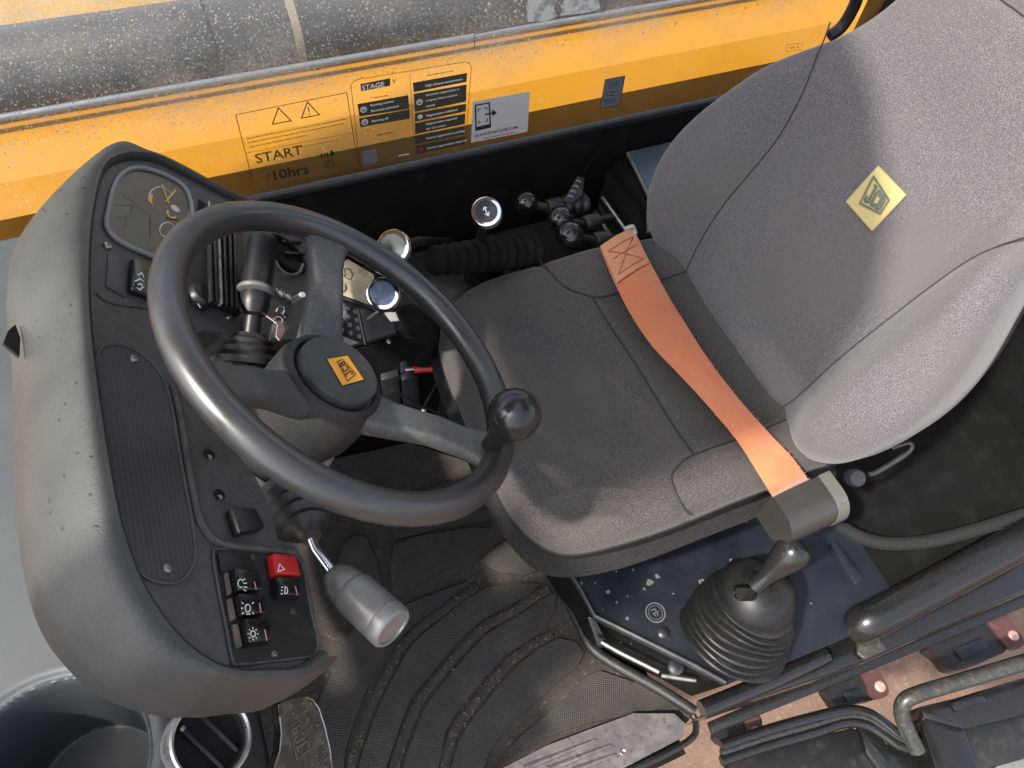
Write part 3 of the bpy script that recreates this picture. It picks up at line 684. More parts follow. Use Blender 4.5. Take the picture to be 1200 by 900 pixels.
# spinner knob standing on the rim
kb = WHEEL.on(577, 521, .010); kt = WHEEL.on(603, 486, .066)
ka = nrm(kt - kb); L_ = np.linalg.norm(kt - kb)
R_ = .0305
prof = [(.0125, -.004), (.0120, .004), (.0135, .014), (.0175, .024)]
for k in range(12):
    a = rad(-52 + 142 * k / 11); prof.append((max(R_ * math.cos(a), .0006), L_ + R_ * math.sin(a)))
M_knob = mat('knob_plastic', (.014, .014, .014), .2, var=[(200, (.03, .027, .024), .6, .8, 3)], rvar=(60, .15, .30))
obj('spinner_knob', MB().lathe(prof, kb, ka, 40), M_knob, wheel)
# ================================================================== STEERING COLUMN and its stalks
colm = thing('steering_column', WHEEL.pt(0, 0, -.35), 'dark steering column with a dusty collar behind the steering wheel', 'steering column')
obj('collar', MB().lathe([(.050, -.215), (.062, -.21), (.066, -.19), (.066, -.17), (.064, -.155), (.058, -.146), (.045, -.140)], WHEEL.o, WHEEL.n, 48), M_beige, colm)
obj('collar_seam', MB().lathe([(.0662, -.183), (.0672, -.180), (.0672, -.176), (.0662, -.173)], WHEEL.o, WHEEL.n, 48), M_blk, colm)
sh = [(.075, -.20), (.082, -.21), (.086, -.26), (.095, -.34), (.11, -.46), (.12, -.60)]
obj('shroud', MB().lathe(sh, WHEEL.o, WHEEL.n, 36), M_rub, colm)
# drive lever on the far side: ribbed grip, collar, neck, bellows
st = thing('drive_lever', WHEEL.on(293, 412, -.13), 'black ribbed drive lever standing up inside the steering wheel', 'lever')
p0 = WHEEL.on(292, 408, -.13); p1 = WHEEL.on(300, 340, -.085); p2 = WHEEL.on(309, 278, -.055)
ax1 = nrm(p1 - p0); ax2 = nrm(p2 - p1); L1 = np.linalg.norm(p1 - p0); L2 = np.linalg.norm(p2 - p1)
obj('bellows', MB().lathe([(.034, -.02), (.036, -.012), (.030, -.006), (.033, .0), (.027, .005), (.029, .010), (.021, .014), (.019, .018)], p0, ax1, 28), M_rub, st)
obj('lever_housing', MB().lathe([(.060, -.10), (.058, -.07), (.050, -.04), (.040, -.022), (.034, -.016), (.02, -.014)], p0, ax1 * .6 + WHEEL.n * .4, 36), M_beige, st)
obj('neck', MB().lathe([(.011, .0), (.0105, L1 * .55), (.016, L1 * .6), (.0185, L1 * .75), (.0185, L1 * .92), (.016, L1)], p0, ax1, 24), M_blk, st)
obj('ring', MB().lathe([(.017, -.006), (.0225, -.004), (.023, .0), (.021, .003), (.018, .004)], p1, ax2, 28), M_silver, st)
prof = [(.0186, .003)]; nr = 26
for k in range(nr): zz_ = .004 + (L2 - .010) * k / nr; dz = (L2 - .010) / nr; prof += [(.0186 - .0006 * k / nr, zz_), (.0190 - .0006 * k / nr, zz_ + dz * .5)]
prof += [(.0178, L2 - .005), (.0160, L2 - .001), (.012, L2), (.0005, L2)]
obj('grip', MB().lathe(prof, p1, ax2, 28), M_blk, st)
obj('grip_screw', MB().lathe([(.0034, 0), (.0034, .0016), (.0006, .0016)], WHEEL.on(307, 322, -.052), -CF, 12), M_matte, st)
# silver stalk on the near side
gs = thing('silver_stalk', WHEEL.on(358, 612, -.16), 'silver grey stalk lever pointing to the door from a ribbed boot', 'lever')
q0 = WHEEL.on(352, 600, -.165); q1 = WHEEL.on(371, 645, -.15); q2 = WHEEL.on(396, 678, -.135); q3 = WHEEL.on(462, 738, -.10)
a0 = nrm(q1 - q0); L0 = np.linalg.norm(q1 - q0)
obj('boot', MB().lathe([(.042, -.03), (.044, -.016), (.036, -.010), (.039, -.002), (.030, .004), (.033, .011), (.024, .017), (.026, .024), (.016, .030), (.012, .040)], q0, a0, 30), M_rub, gs)
obj('rod', MB().tube([q0 + a0 * .02, q1, q2], .0055, 14), M_chrome, gs)
a1 = nrm(q3 - q2); L3 = np.linalg.norm(q3 - q2)
obj('handle', MB().lathe([(.006, -.012), (.013, -.008), (.0195, .004), (.0215, .016), (.0215, .022)], q2, a1, 36), M_silver, gs)
obj('handle_barrel', MB().lathe([(.0200, .020), (.0232, .023), (.0238, .028), (.0238, L3 - .020), (.0225, L3 - .017)], q2, a1, 40), M_silver, gs)
obj('end_cap', MB().lathe([(.0215, L3 - .018), (.0240, L3 - .016), (.0240, L3 - .004), (.0215, L3 - .001), (.0185, L3 - .001), (.0180, L3 - .003), (.0005, L3 - .003)], q2, a1, 40), mat('stalk_cap', (.20, .20, .20), .38, .4, dust=(DUST, .25, 50)), gs)
# ================================================================== DASHBOARD
dash = thing('dashboard', FACE.pt(0, -.1, -.2), 'black moulded dashboard pod with gauges, a ribbed plate and rocker switches', 'dashboard')
F = FACE
pairs = [((371, 764), (371, 792)), ((345, 781), (343, 814)), ((300, 784), (300, 824)), ((268, 783), (253, 829)), ((240, 773), (207, 832)), ((207, 747), (133, 811)),
         ((177, 707), (82, 768)), ((157, 667), (46, 706)), ((137, 600), (27, 600)), ((120, 500), (23, 500)), ((107, 400), (21, 422)), ((104, 330), (9, 345)),
         ((108, 262), (19, 285)), ((121, 207), (66, 224)), ((143, 190), (131, 176))]
tail = [((178, 190), (187, 183)), ((215, 206), (230, 205)), ((267, 233), (276, 234)), ((330, 262), (338, 262)), ((380, 300), (386, 298))]
inn = [F.on(*a, 0) for a, b in pairs] + [F.on(*a, 0) for a, b in tail]
ohs = [-.045] * 5 + [-.052, -.062, -.072, -.08, -.08, -.08, -.08, -.075, -.06, -.03]
ou = [F.on(*b, h) for (a, b), h in zip(pairs, ohs)] + [F.on(*b, .0) - F.n * h for (a, b), h in zip(tail, (.035, .06, .09, .11, .11))]
I_ = smoothpath(inn, 8); O_ = smoothpath(ou, 8)
n_in = len(I_)
rows = []
fc = sum(I_) / n_in
def ss1(a, b, x): t = min(max((x - a) / (b - a), 0), 1); return t * t * (3 - 2 * t)
for k in range(n_in):
    a = I_[k]; q = k - 5 * ss1(44, 66, k) * (1 - ss1(92, 112, k)); q0 = int(q); b_ = O_[q0] + (O_[min(q0 + 1, n_in - 1)] - O_[q0]) * (q - q0)
    tg_ = nrm(I_[min(k + 2, n_in - 1)] - I_[max(k - 2, 0)]); ot = nrm(np.cross(tg_, F.n)); ot = ot * (1 if np.dot(ot, a - fc) > 0 else -1)
    b_ = b_ + ot * max(0, .0125 - float(np.dot(b_ - a, ot)))
    col = [a - F.n * .012, a + ot * .0003 + F.n * .003, a + ot * .0022 + F.n * .0078, a + ot * .0060 + F.n * .0100, a + ot * .0105 + F.n * .0092]
    Lp = col[-1]; dv = b_ - Lp; dn = np.dot(dv, F.n); lat = dv - dn * F.n
    for j in range(1, 13):
        an = j / 12 * math.pi / 2; col.append(Lp + lat * math.sin(an) + F.n * dn * (1 - math.cos(an)) ** 1.1)
    col.append(b_ - lat * .25 - F.n * .02); rows.append(col)
rows = [[rows[k][j] for k in range(n_in)] for j in range(len(rows[0]))]
obj('hood', MB().loft(rows, False), M_plg, dash)
M_speck = mat('dark_speck', (.012, .011, .010), .5)
mb = MB()
for i in range(46):
    j = random.randint(6, 13); k = random.randint(60, 118) if i % 3 else random.randint(100, 125); k = min(k, n_in - 2); c = rows[j][k]; nn = nrm(np.cross(rows[j][k + 1] - c, rows[j + 1][k] - c)); nn = nn * (1 if np.dot(nn, CAM - c) > 0 else -1); r = random.uniform(.0006, .0019)
    u_ = nrm(np.cross(nn, V(.3, .5, .8))); w_ = np.cross(nn, u_); mb.add([c + nn * .0002 + r * (math.cos(t_) * u_ * random.uniform(.7, 1.3) + math.sin(t_) * w_) for t_ in np.linspace(0, 2 * math.pi, 7, endpoint=False)] + [c + nn * (.0002 + r * .4)], [(q_, (q_ + 1) % 7, 7) for q_ in range(7)])
obj('dirt_specks', mb, M_speck, dash, kind='stuff')
obj('side_notch', MB().prism([F.on(u, v, -.066) for u, v in ((4, 402), (10, 387), (18, 380), (24, 396), (23, 418), (12, 409))], -F.n * .003), M_hole, dash, smooth=0)
# face panel
fp = [p for p in smoothpath([F.on(*a, 0) for a, b in pairs] + [F.on(*a, 0) for a, b in tail], 4)]
rest = [F.on(*p, 0) for p in ((405, 345), (385, 400), (345, 398), (300, 398), (284, 404), (262, 391), (238, 386), (228, 392), (222, 410), (222, 470), (236, 480), (270, 520), (300, 560), (318, 600), (325, 632), (346, 640), (358, 660), (369, 715))]
bm = bmesh.new(); fv = [bm.verts.new(p) for p in fp + rest]; ff = bm.faces.new(fv)
bmesh.ops.triangulate(bm, faces=[ff])
r_ = bmesh.ops.extrude_face_region(bm, geom=bm.faces[:]); 
for v in [g for g in r_['geom'] if isinstance(g, bmesh.types.BMVert)]: v.co -= Vector(F.n * .05)
obj('face_panel', MB().bm(bm), M_face, dash, smooth=25)
def fz(pts, h=.0): return [F.on(u, v, h) for u, v in pts]
def ftube(pts, r, m, name, parent=dash, closed=False, h=.001, k=5, segs=8): return obj(name, MB().tube(smoothpath(fz(pts, h), k, closed), r, segs, closed), m, parent)
def fplate(pts, th, m, name, parent=dash, h=0.0, bev=.0008, k=0, closed=True, top=1.0, **kw):
    p = smoothpath(fz(pts, h), k, True) if k else fz(pts, h)
    return obj(name, MB().prism(p, F.n * th, bev if len(p) <= 8 else 0, 2, top), m, parent, **kw)
def screw(u, v, r=.0042, h=.001, parent=dash, m=None, name='screw'):
    c = F.on(u, v, h); s = obj(name, MB().lathe([(r * 1.15, -.002), (r * 1.15, .0006), (r, .0022), (r * .5, .0026), (r * .45, .0012), (.0003, .0012)], c, F.n, 16), m or M_bolt, parent); return s
# instrument cluster
ring = [(125, 263), (127.5, 244), (133, 220), (143, 204), (158, 197), (177, 199), (200, 208), (216, 219), (223, 234), (225, 250), (222, 270), (214, 292), (200, 303), (184, 302), (166, 295), (150, 288), (133, 277)]
cl = obj('instrument_cluster', MB().prism(smoothpath(fz(ring, .0003), 5, True), F.n * .0012), mat('gauge_face', (.055, .048, .034), .28, coat=.35, var=[(30, (.07, .06, .045), .45, .7, 5), (120, (.11, .09, .06), .62, .75, 4)]), dash, smooth=30)
obj('bezel', MB().tube(smoothpath(fz(ring, .003), 5, True), .0030, 8, True), mat('bezel_grey', (.20, .21, .22), .45, dust=(DUST, .3, 40)), cl)
M_gold = mat('gold_dial_print', (.75, .45, .10), .5); M_paleprint = mat('pale_dial_print', (.55, .53, .47), .5)
def arc(cx, cy, rx, ry, a0, a1, n=14): return [(cx + rx * math.cos(rad(a0 + (a1 - a0) * k / n)), cy + ry * math.sin(rad(a0 + (a1 - a0) * k / n))) for k in range(n + 1)]
zc = lambda x, y: (100 + x / 6, 180 + y / 6)
def fstrip(pts, wd, m, name, parent, h=.0, th=.0021, closed=False): return obj(name, MB().strip(fz(pts, h), F.n, wd, th, closed), m, parent, smooth=0)
fstrip(arc(*zc(520, 330), 14, 15, 175, 330), .0014, M_paleprint, 'dial_arc', cl)
fstrip(arc(*zc(520, 330), 11, 12, 150, 210), .003, M_gold, 'dial_arc', cl)
fstrip([zc(530, 220), zc(560, 300), zc(585, 360)], .002, M_gold, 'needle', cl)
fstrip([zc(630, 260), zc(580, 320), zc(560, 345)], .002, M_gold, 'needle', cl)
fstrip(arc(*zc(570, 545), 9, 9, 120, 330), .0014, M_paleprint, 'dial_arc', cl)
fstrip(arc(*zc(585, 560), 8, 7, 0, 150), .003, M_gold, 'dial_arc', cl)
obj('warning_lamp', MB().lathe([(.0062, .001), (.0062, .003), (.004, .0042), (.0003, .0046)], F.on(*zc(625, 395), 0), F.n, 18), M_paleprint, cl)
fstrip(arc(*zc(610, 420), 6.5, 6.5, 60, 200), .0028, M_gold, 'dial_arc', cl)
fstrip([zc(440, 310), zc(445, 345), zc(470, 370)], .003, M_gold, 'dial_arc', cl)
fstrip([zc(240, 280), zc(450, 440)], .0007, M_print, 'dial_line', cl); fstrip([zc(450, 440), zc(450, 600)], .0007, M_print, 'dial_line', cl)
fstrip([zc(200, 370), zc(330, 370)], .0006, M_print, 'dial_line', cl); fstrip([zc(330, 370), zc(310, 430)], .0006, M_print, 'dial_line', cl); fstrip([zc(270, 520), zc(290, 450), zc(220, 460)], .0006, M_print, 'dial_line', cl)
fstrip([zc(560, 460), zc(640, 470)], .0025, M_print, 'dial_line', cl)
screw(125.5, 288.5)
# upper section trim line, blank and rocker under the cluster
ftube([(112, 342), (122, 351), (140, 357), (165, 360), (185, 363)], .0009, M_pl, 'panel_edge')
fplate([(126, 297), (147, 307), (146, 349), (123, 336)], .002, M_face, 'blank_switch')
def rocker(q, ht, m, icon=None, lamp=None, side=None, parent=dash):
    s = obj('rocker_switch', MB().prism(fz(q, .0), F.n * ht, .0022, 3, .90), m, parent)
    return s
def icon(s, lines, wd=.0011, h=.012, m=M_white, name='symbol', cl_=False):
    mb = MB()
    for l in lines: mb.strip(fz(l, h), F.n, wd, .0005)
    return obj(name, mb, m, s, smooth=0)
s = rocker([(150, 306), (176, 314), (174, 354), (148, 344)], .010, M_gloss)
icon(s, [[(161, 323), (166, 320), (168, 325)], [(158, 330), (164, 327), (168, 330)], [(160, 337), (163, 340), (167, 337), (165, 333), (161, 334)]], .0014, .0105)
# right of the cluster
fplate([(232, 233), (241, 239), (241, 250), (231, 247)], .001, M_hole, 'lamp_window')
fstrip([(244, 237), (244, 243)], .003, M_paleprint, 'lamp_symbol', dash); fstrip(arc(222, 252, 2.2, 4, 0, 360), .001, M_paleprint, 'lamp_symbol', dash)
# recessed lettered plate
pl = [(113, 424), (118, 409), (131, 403), (150, 406), (171, 418), (188, 438), (200, 470), (212, 540), (222, 592), (229, 640), (226, 664), (213, 680), (195, 683.5), (172, 677), (158, 660), (147, 630), (135, 580), (122, 500), (115, 450)]
plm = bpy.data.materials.new('lettered_plate'); plm.use_nodes = True
t = plm.node_tree; N = t.nodes; L = t.links; b = N['Principled BSDF']; b.inputs['Roughness'].default_value = .5
geo = N.new('ShaderNodeNewGeometry'); mp = N.new('ShaderNodeMapping'); mp.vector_type = 'POINT'
# rows of raised print run along the driver's right
sx = N.new('ShaderNodeVectorMath'); sx.operation = 'DOT_PRODUCT'; sx.inputs[1].default_value = tuple(F.ey); L.new(geo.outputs['Position'], sx.inputs[0])
sy = N.new('ShaderNodeVectorMath'); sy.operation = 'DOT_PRODUCT'; sy.inputs[1].default_value = tuple(F.ex); L.new(geo.outputs['Position'], sy.inputs[0])
cmb = N.new('ShaderNodeCombineXYZ')
for i, (src, k) in enumerate(((sx, 260.), (sy, 420.))):
    mm = N.new('ShaderNodeMath'); mm.operation = 'MULTIPLY'; mm.inputs[1].default_value = k; L.new(src.outputs['Value'], mm.inputs[0]); L.new(mm.outputs[0], cmb.inputs[i])
nz = N.new('ShaderNodeTexNoise'); nz.inputs['Scale'].default_value = 1.4; nz.inputs['Detail'].default_value = 2; L.new(cmb.outputs[0], nz.inputs[0])
wv = N.new('ShaderNodeMath'); wv.operation = 'SINE'; m1_ = N.new('ShaderNodeMath'); m1_.operation = 'MULTIPLY'; m1_.inputs[1].default_value = 1250; L.new(sx.outputs['Value'], m1_.inputs[0]); L.new(m1_.outputs[0], wv.inputs[0])
md = N.new('ShaderNodeMath'); md.operation = 'MULTIPLY'; L.new(wv.outputs[0], md.inputs[0]); L.new(nz.outputs[0], md.inputs[1])
cr_ = N.new('ShaderNodeMapRange'); cr_.inputs[1].default_value = .28; cr_.inputs[2].default_value = .55; L.new(md.outputs[0], cr_.inputs[0])
mx = N.new('ShaderNodeMix'); mx.data_type = 'RGBA'; mx.inputs[6].default_value = (.038, .039, .041, 1); mx.inputs[7].default_value = (.066, .067, .069, 1); L.new(cr_.outputs[0], mx.inputs[0]); L.new(mx.outputs[2], b.inputs['Base Color'])
bn = N.new('ShaderNodeBump'); bn.inputs['Strength'].default_value = .3; bn.inputs['Distance'].default_value = .0005; L.new(cr_.outputs[0], bn.inputs['Height']); L.new(bn.outputs[0], b.inputs['Normal'])
plate_ = obj('lettered_plate', MB().prism(smoothpath(fz(pl, -.0004), 4, True), F.n * .0012), plm, dash, smooth=30)
obj('plate_edge', MB().tube(smoothpath(fz(pl, .0012), 4, True), .0016, 8, True), M_pl, plate_)
for u, v in ((156, 421), (195, 667)): screw(u, v, .0040, .001, plate_, M_bolt, 'plate_screw')
# ridge between the plate and the column well
ftube([(203, 452), (212, 490), (221, 545), (232, 600), (243, 624), (262, 638), (300, 643), (345, 648)], .0042, M_pl, 'ridge', h=.0015)
for u, v in ((245, 533), (257, 580)):
    obj('bolt_hole', MB().lathe([(.0062, .0), (.0062, .0012), (.0048, .0016), (.0042, -.0005), (.0003, -.0006)], F.on(u, v, .0005), F.n, 18), M_hole, dash)
    obj('bolt_head', MB().lathe([(.0032, .0), (.0026, .0012), (.0003, .0014)], F.on(u + .6, v + 3, .0008), F.n, 12), M_beige, dash)
fplate([(262, 600), (292, 602), (303, 625), (272, 632)], .012, M_blk, 'column_clip', bev=.003)
# switch panel
sw = [(250, 648), (258, 643), (300, 644), (338, 648), (350, 655), (356, 672), (364, 715), (372, 752), (369, 766), (360, 770), (318, 775), (279, 779), (272, 772), (264, 730), (256, 690)]
swp = obj('switch_panel', MB().prism(smoothpath(fz(sw, .0002), 4, True), F.n * .0014), M_blk, dash, smooth=30)
obj('panel_rim', MB().tube(smoothpath(fz(sw, .0015), 4, True), .0014, 8, True), M_pl, swp)
fplate([(253, 649), (290, 652), (296, 673), (257, 671)], .003, M_blk, 'blank_switch', swp, .001)
def panel_switch(q, m, lines, lampq=None, dusty=True, wd=.0010):
    s = obj('rocker_switch', MB().prism(fz(q, .0012), F.n * .011, .002, 3, .92), m, swp)
    icon(s, lines, wd, .0125)
    if lampq: fstrip(lampq, .0011, M_pink, 'switch_lamp', s, h=.0128)
    return s
panel_switch([(266, 670), (297, 674), (301, 698), (270, 699)], M_gloss, [arc(281.5, 684, 3.2, 4.5, 60, 330), [(283, 680), (287, 679)], [(284.5, 684), (289, 683.5)], [(285, 688), (289.5, 688.5)], [(285, 691), (288, 693)]], [(296.5, 683), (298.5, 692)])
panel_switch([(270, 700), (303, 703), (305, 726), (275, 727)], M_gloss, [arc(290, 713, 3, 4.5, 0, 360), [(285, 708), (282.8, 706)], [(284.8, 713), (282, 713)], [(285.5, 718), (283, 720)], [(295, 708), (297, 706)], [(295, 718), (297, 720)], [(288, 720), (293, 720)]], [(302.3, 708), (304, 719)])
panel_switch([(277, 730), (309, 731), (313, 756), (283, 761)], M_gloss, [arc(296, 743, 2.8, 3.6, 0, 360)] + [[(296 + 4.6 * math.cos(a), 743 + 5.6 * math.sin(a)), (296 + 6.3 * math.cos(a), 743 + 7.8 * math.sin(a))] for a in [k * math.pi / 4 for k in range(8)]], [(308.5, 739), (311, 752)])
panel_switch([(311, 653), (340, 656), (346, 681), (315, 679)], M_red, [[(327, 661), (333, 667.5), (325.5, 670), (327, 661)]])
panel_switch([(315, 681), (345, 681.5), (348, 704), (320, 704)], M_gloss, [arc(334, 692, 2.6, 4.2, -90, 90), [(334, 687.5), (333, 696.5)], [(331.5, 688), (329.5, 689)], [(331, 692), (329, 692.5)], [(331, 696), (329, 696.5)]], [(344.3, 688), (347, 699)])
for q in ([(261, 673), (265, 672), (269, 697), (265, 699)], [(264, 704), (269, 703), (274, 727), (268, 729)], [(270, 734), (276, 733), (281, 759), (275, 762)]):
    fplate(q, .004, M_dirt, 'switch_frame', swp, .001)
for u, v in ((295.5, 654), (320.5, 767), (342, 717)): screw(u, v, .0028, .0014, swp, M_silver if v > 760 else M_face, 'panel_screw')
# ---- things seen through the wheel
lv = fplate([(240, 283), (272, 262), (278, 372), (246, 360)], .022, M_blk, 'louvre_box')
for k, u in enumerate((243, 248.5, 254, 260, 266.5, 272)):
    m = M_beige if k == 2 else M_blk
    obj('slat', MB().prism(fz([(u - 1.6, 284 - k * 3.2), (u + 1.4, 282 - k * 3.2), (u + 4.0, 356 + k * 1.6), (u + 1.0, 356 + k * 1.6)], .022), F.n * .006, .0008), m, lv)
obj('dial_knob', MB().lathe([(.0165, -.002), (.0165, .012), (.014, .016), (.0005, .016)], F.on(230, 352, 0), F.n, 28), M_blk, dash)
fstrip([(230.5, 357), (233.5, 362)], .0022, M_white, 'knob_mark', dash, h=.0162)
for u, v in ((283, 314), (283, 331)): obj('push_button', MB().lathe([(.0075, 0), (.0075, .009), (.006, .011), (.0004, .011)], F.on(u, v, 0), F.n, 18), M_silver, dash)
obj('air_duct', MB().lathe([(.036, .0), (.038, .004), (.036, .0075), (.033, .006), (.031, -.02), (.0005, -.022)], F.on(333, 300, 0), F.n, 36), M_matte, dash)
ftube([(323, 306), (327, 314), (334, 320), (343, 322), (351, 319), (355, 310)], .0024, M_silver, 'duct_edge', h=.008)
for du in (-14, 0, 14): fplate([(329 + du * .3, 282 + du), (352 + du * .3, 284 + du), (352 + du * .3, 287 + du), (329 + du * .3, 285 + du)], .004, M_blk, 'duct_slat', h=.002)
for u, v in ((268, 372), (288, 377), (282, 348)): screw(u, v, .0036, .001)
for u, v, r in ((326, 346, .0085), (335, 350, .0085), (330, 372, .006)):
    obj('key_switch', MB().lathe([(r, 0), (r, .006), (r * .82, .007), (r * .75, .004), (.0004, .004)], F.on(u, v, 0), F.n, 22), M_bolt, dash)
    obj('key_slot', MB().lathe([(r * .55, .003), (r * .5, .0055), (.0003, .0055)], F.on(u, v, 0), F.n, 14), M_white if r > .007 else M_blk, dash)
q = F.on(343, 352, .006); q2 = F.on(355, 345, .03)
obj('lever_stub', MB().tube([q, q2], .004, 10), M_paleprint, dash)
# keys hanging from the ignition
ky = thing('key_bunch', F.on(322, 392, .03), 'silver key and tag hanging from the ignition behind the steering wheel', 'keys')
KH = .03
obj('key_ring', MB().tube([F.on(326 + 5 * math.cos(a), 376 + 5 * math.sin(a), KH) for a in np.linspace(0, 2 * math.pi, 20, endpoint=False)], .0008, 6, True), M_chrome, ky)
obj('key_blade', MB().tube([F.on(311, 369, KH + .004), F.on(325, 379, KH)], .0022, 8), M_chrome, ky)
tagp = [(317, 382), (329, 375), (337, 386), (326, 404), (314, 400)]
tg = obj('key_tag', MB().prism(fz(tagp, KH - .004), F.n * .004, .0006), M_bolt, ky)
obj('tag_sticker', MB().prism(fz([(325, 381), (331, 379), (334, 387), (327, 399), (323, 394)], KH + .0002), F.n * .0008), mat('pink_tag', (.55, .40, .38), .5), tg, smooth=0)
ftube([(323, 366), (326, 361), (331, 360), (333, 365), (331, 370)], .0012, M_chrome, 'key_hook', ky, h=.02)

# ================================================================== LOWER FRONT MOULDING with cup recess
fas = thing('front_moulding', (.4, 0, .55), 'grey blue moulded shelf with a round cup recess left of the dashboard', 'moulding')
ZF = .60; XE = .262; RR = .055
cup = hit(56, 905, 'z', ZF); rimc = (cup[0], cup[1])
ys = np.linspace(-.60, .372, 460)
prof = [(.60 - (.60 - XE - RR) * k / 200, ZF) for k in range(201)] + [(XE + RR - RR * math.sin(a), ZF - RR + RR * math.cos(a)) for a in np.linspace(.1, math.pi / 2, 14)] + [(XE, ZF - RR - .28 * k / 6) for k in range(1, 7)]
rows = []
ca, cb = .088, .062
ang = rad(20)
for (x, z) in prof:
    row = []
    for y in ys:
        dx, dy = x - rimc[0], y - rimc[1]; e = math.hypot(dx / .098, dy / .092)
        dep = 0
        if z > ZF - .002: dep = .14 * float(1 - sstep(.70, 1.0, np.array(e))) + .004 * math.exp(-((e - 1.02) / .05) ** 2)
        row.append((x, y, z - dep + (.01 * (dep < 0))))
    rows.append(row)
obj('shelf', MB().loft(rows, False), mat('blue_grey_moulding', (.034, .041, .045), .5, dust=((.10, .105, .10), .2, 5), var=[(6, (.040, .047, .051), .4, .7, 3), (700, (.06, .066, .068), .58, .74, 2)], bump=[(700, .3, .0006)]), fas)
# round air vent in the moulding
vc = hit(245, 867, 'z', .588); va = nrm(V(-.55, .12, .82))
VF = Fr(vc, np.cross(V(0, 1, 0), va), np.cross(va, np.cross(V(0, 1, 0), va)))
vent = thing('air_vent', vc, 'round air vent with a bright silver ring and two black vanes', 'air vent')
obj('ring', MB().lathe([(.0375, -.03), (.0375, .004), (.0385, .008), (.0410, .0095), (.0432, .008), (.0440, .003), (.0440, -.02)], vc, va, 56, cap=False), mat('satin_ring', (.60, .60, .59), .28, .9, rvar=(60, .2, .4)), vent)
obj('inner_sleeve', MB().lathe([(.0372, .004), (.0345, -.006), (.0003, -.007)], vc, va, 48, cap=False), M_hole, vent)
for s, L in ((-.011, .031), (.011, .031)):
    fr2 = Fr(vc, V(0, 0, 1) - 0 * va, va)
    e1 = nrm(VF.on(288, 880) - VF.on(208, 800)); e2 = nrm(np.cross(va, e1))
    c = vc + e2 * s - va * .001
    obj('vane', MB().box(Fr(c, e1, e2), (0, 0, 0), (L * 2, .005, .008), .0015), M_blk, vent)
    obj('vane_pin', MB().tube([c - e1 * L + va * .004, c - e1 * (L - .004) + va * .004], .003, 8), M_silver, vent)

# ================================================================== RIGHT-HAND CONSOLE AND LEVERS
cons = thing('side_console', (-.3, -.5, .0), 'black console along the right cab wall carrying the levers', 'console')
obj('console_box', MB().box(WORLD, (-.31, -.51, .17), (.62, .19, .34), .012), M_matte, cons)
obj('console_top', MB().prism([(-.02, -.60, .342), (-.02, -.418, .342), (-.60, -.418, .342), (-.60, -.60, .342)], (0, 0, .012), .003), M_steel, cons)
obj('front_duct', MB().prism([Z(463, 372, .26), Z(478, 366, .26), Z(492, 440, .26), Z(470, 446, .26)], (0, 0, -.2), .006), M_navy, cons)
obj('front_duct', MB().prism([Z(438, 378, .24), Z(459, 372, .24), Z(468, 440, .24), Z(446, 446, .24)], (0, 0, -.2), .006), M_steel, cons)
screw(456, 400, parent=cons, name='duct_screw')
# big box behind the levers, pale lid
bx = thing('rear_locker', (-.9, -.55, .0), 'blue grey topped locker beside the far side of the backrest', 'locker')
obj('locker_body', MB().box(WORLD, (-.935, -.515, .235), (.55, .19, .47), .006), M_matte, bx)
e0, e1 = Z(722, 158, .484), Z(768, 240, .484)
obj('locker_lid', MB().prism([(e0[0], -.607, .474), (e1[0], e1[1], .474), (-1.22, -.38, .474), (-1.22, -.607, .474)], (0, 0, .012), .002), M_blue, bx)
obj('lid_edge', MB().tube([V(e0[0] + .003, -.604, .484), V(e1[0] + .004, e1[1], .484)], .0042, 8), M_silver, bx)
# black plastic side tray between seat and locker
obj('side_flap', MB().prism([Z(768, 243, .47), Z(770, 262, .44), Z(757, 288, .40), Z(700, 240, .40), Z(722, 162, .46)], (0, 0, -.012), .003), M_matte, bx)

def knob_lever(u, v, d, base, m_face, label, r=.0235, face=None, boot=None):
    c = D(u, v, d); b0 = np.asarray(base, float)
    t_ = thing('knob_lever', b0, label, 'lever', 'chrome topped levers on the side console')
    ax = nrm(c - b0); axk = nrm(ax * .35 - CF * .75)
    obj('shaft', MB().tube([b0, b0 * .5 + c * .5 + V(.01, 0, .01), c], .0075, 12), M_blk, t_)
    obj('knob', MB().lathe([(.010, -.030), (.0125, -.022), (r * .90, -.012), (r, -.002), (r * .97, .006), (r * .88, .0105), (r * .80, .011)], c, axk, 40), M_chrome, t_)
    obj('knob_face', MB().lathe([(r * .80, .008), (r * .79, .0105), (r * .5, .0118), (.0004, .012)], c, axk, 36), m_face, t_)
    return t_, c, axk, ax
kA, cA, xA, aA = knob_lever(462, 290, 1.02, (-.26, -.50, .47), mat('knob_green_face', (.30, .34, .28), .2, .3, var=[(90, (.12, .15, .12), .45, .7, 4)]), 'chrome topped lever seen just above the wheel rim', .0250)
kB, cB, xB, aB = knob_lever(450, 345, 1.05, (-.145, -.41, .40), mat('knob_blue_face', (.11, .16, .26), .25, .2, var=[(160, (.22, .28, .36), .5, .7, 3)]), 'chrome lever with a blue disc behind the wheel rim', .0255)
kC, cC, xC, aC = knob_lever(570, 250, 1.14, (-.33, -.50, .36), mat('knob_black_face', (.03, .035, .045), .22), 'chrome lever with a black disc and white arrow in the shadow', .0255)
fC = Fr(cC, CR - np.dot(CR, xC) * xC, CU)
o_ = cC + xC * .0124; ex = nrm(CR - np.dot(CR, xC) * xC); ey = np.cross(xC, ex)
mb = MB()
for pts in ([(-.003, .006), (.003, -.007)], [(-.002, -.004), (.003, -.007), (.0045, -.001)], [(-.0045, .001), (-.003, .006), (.001, .005)]): mb.strip([o_ + ex * x + ey * y for x, y in pts], xC, .0016)
obj('arrow_symbol', mb, M_white, kC, smooth=0)
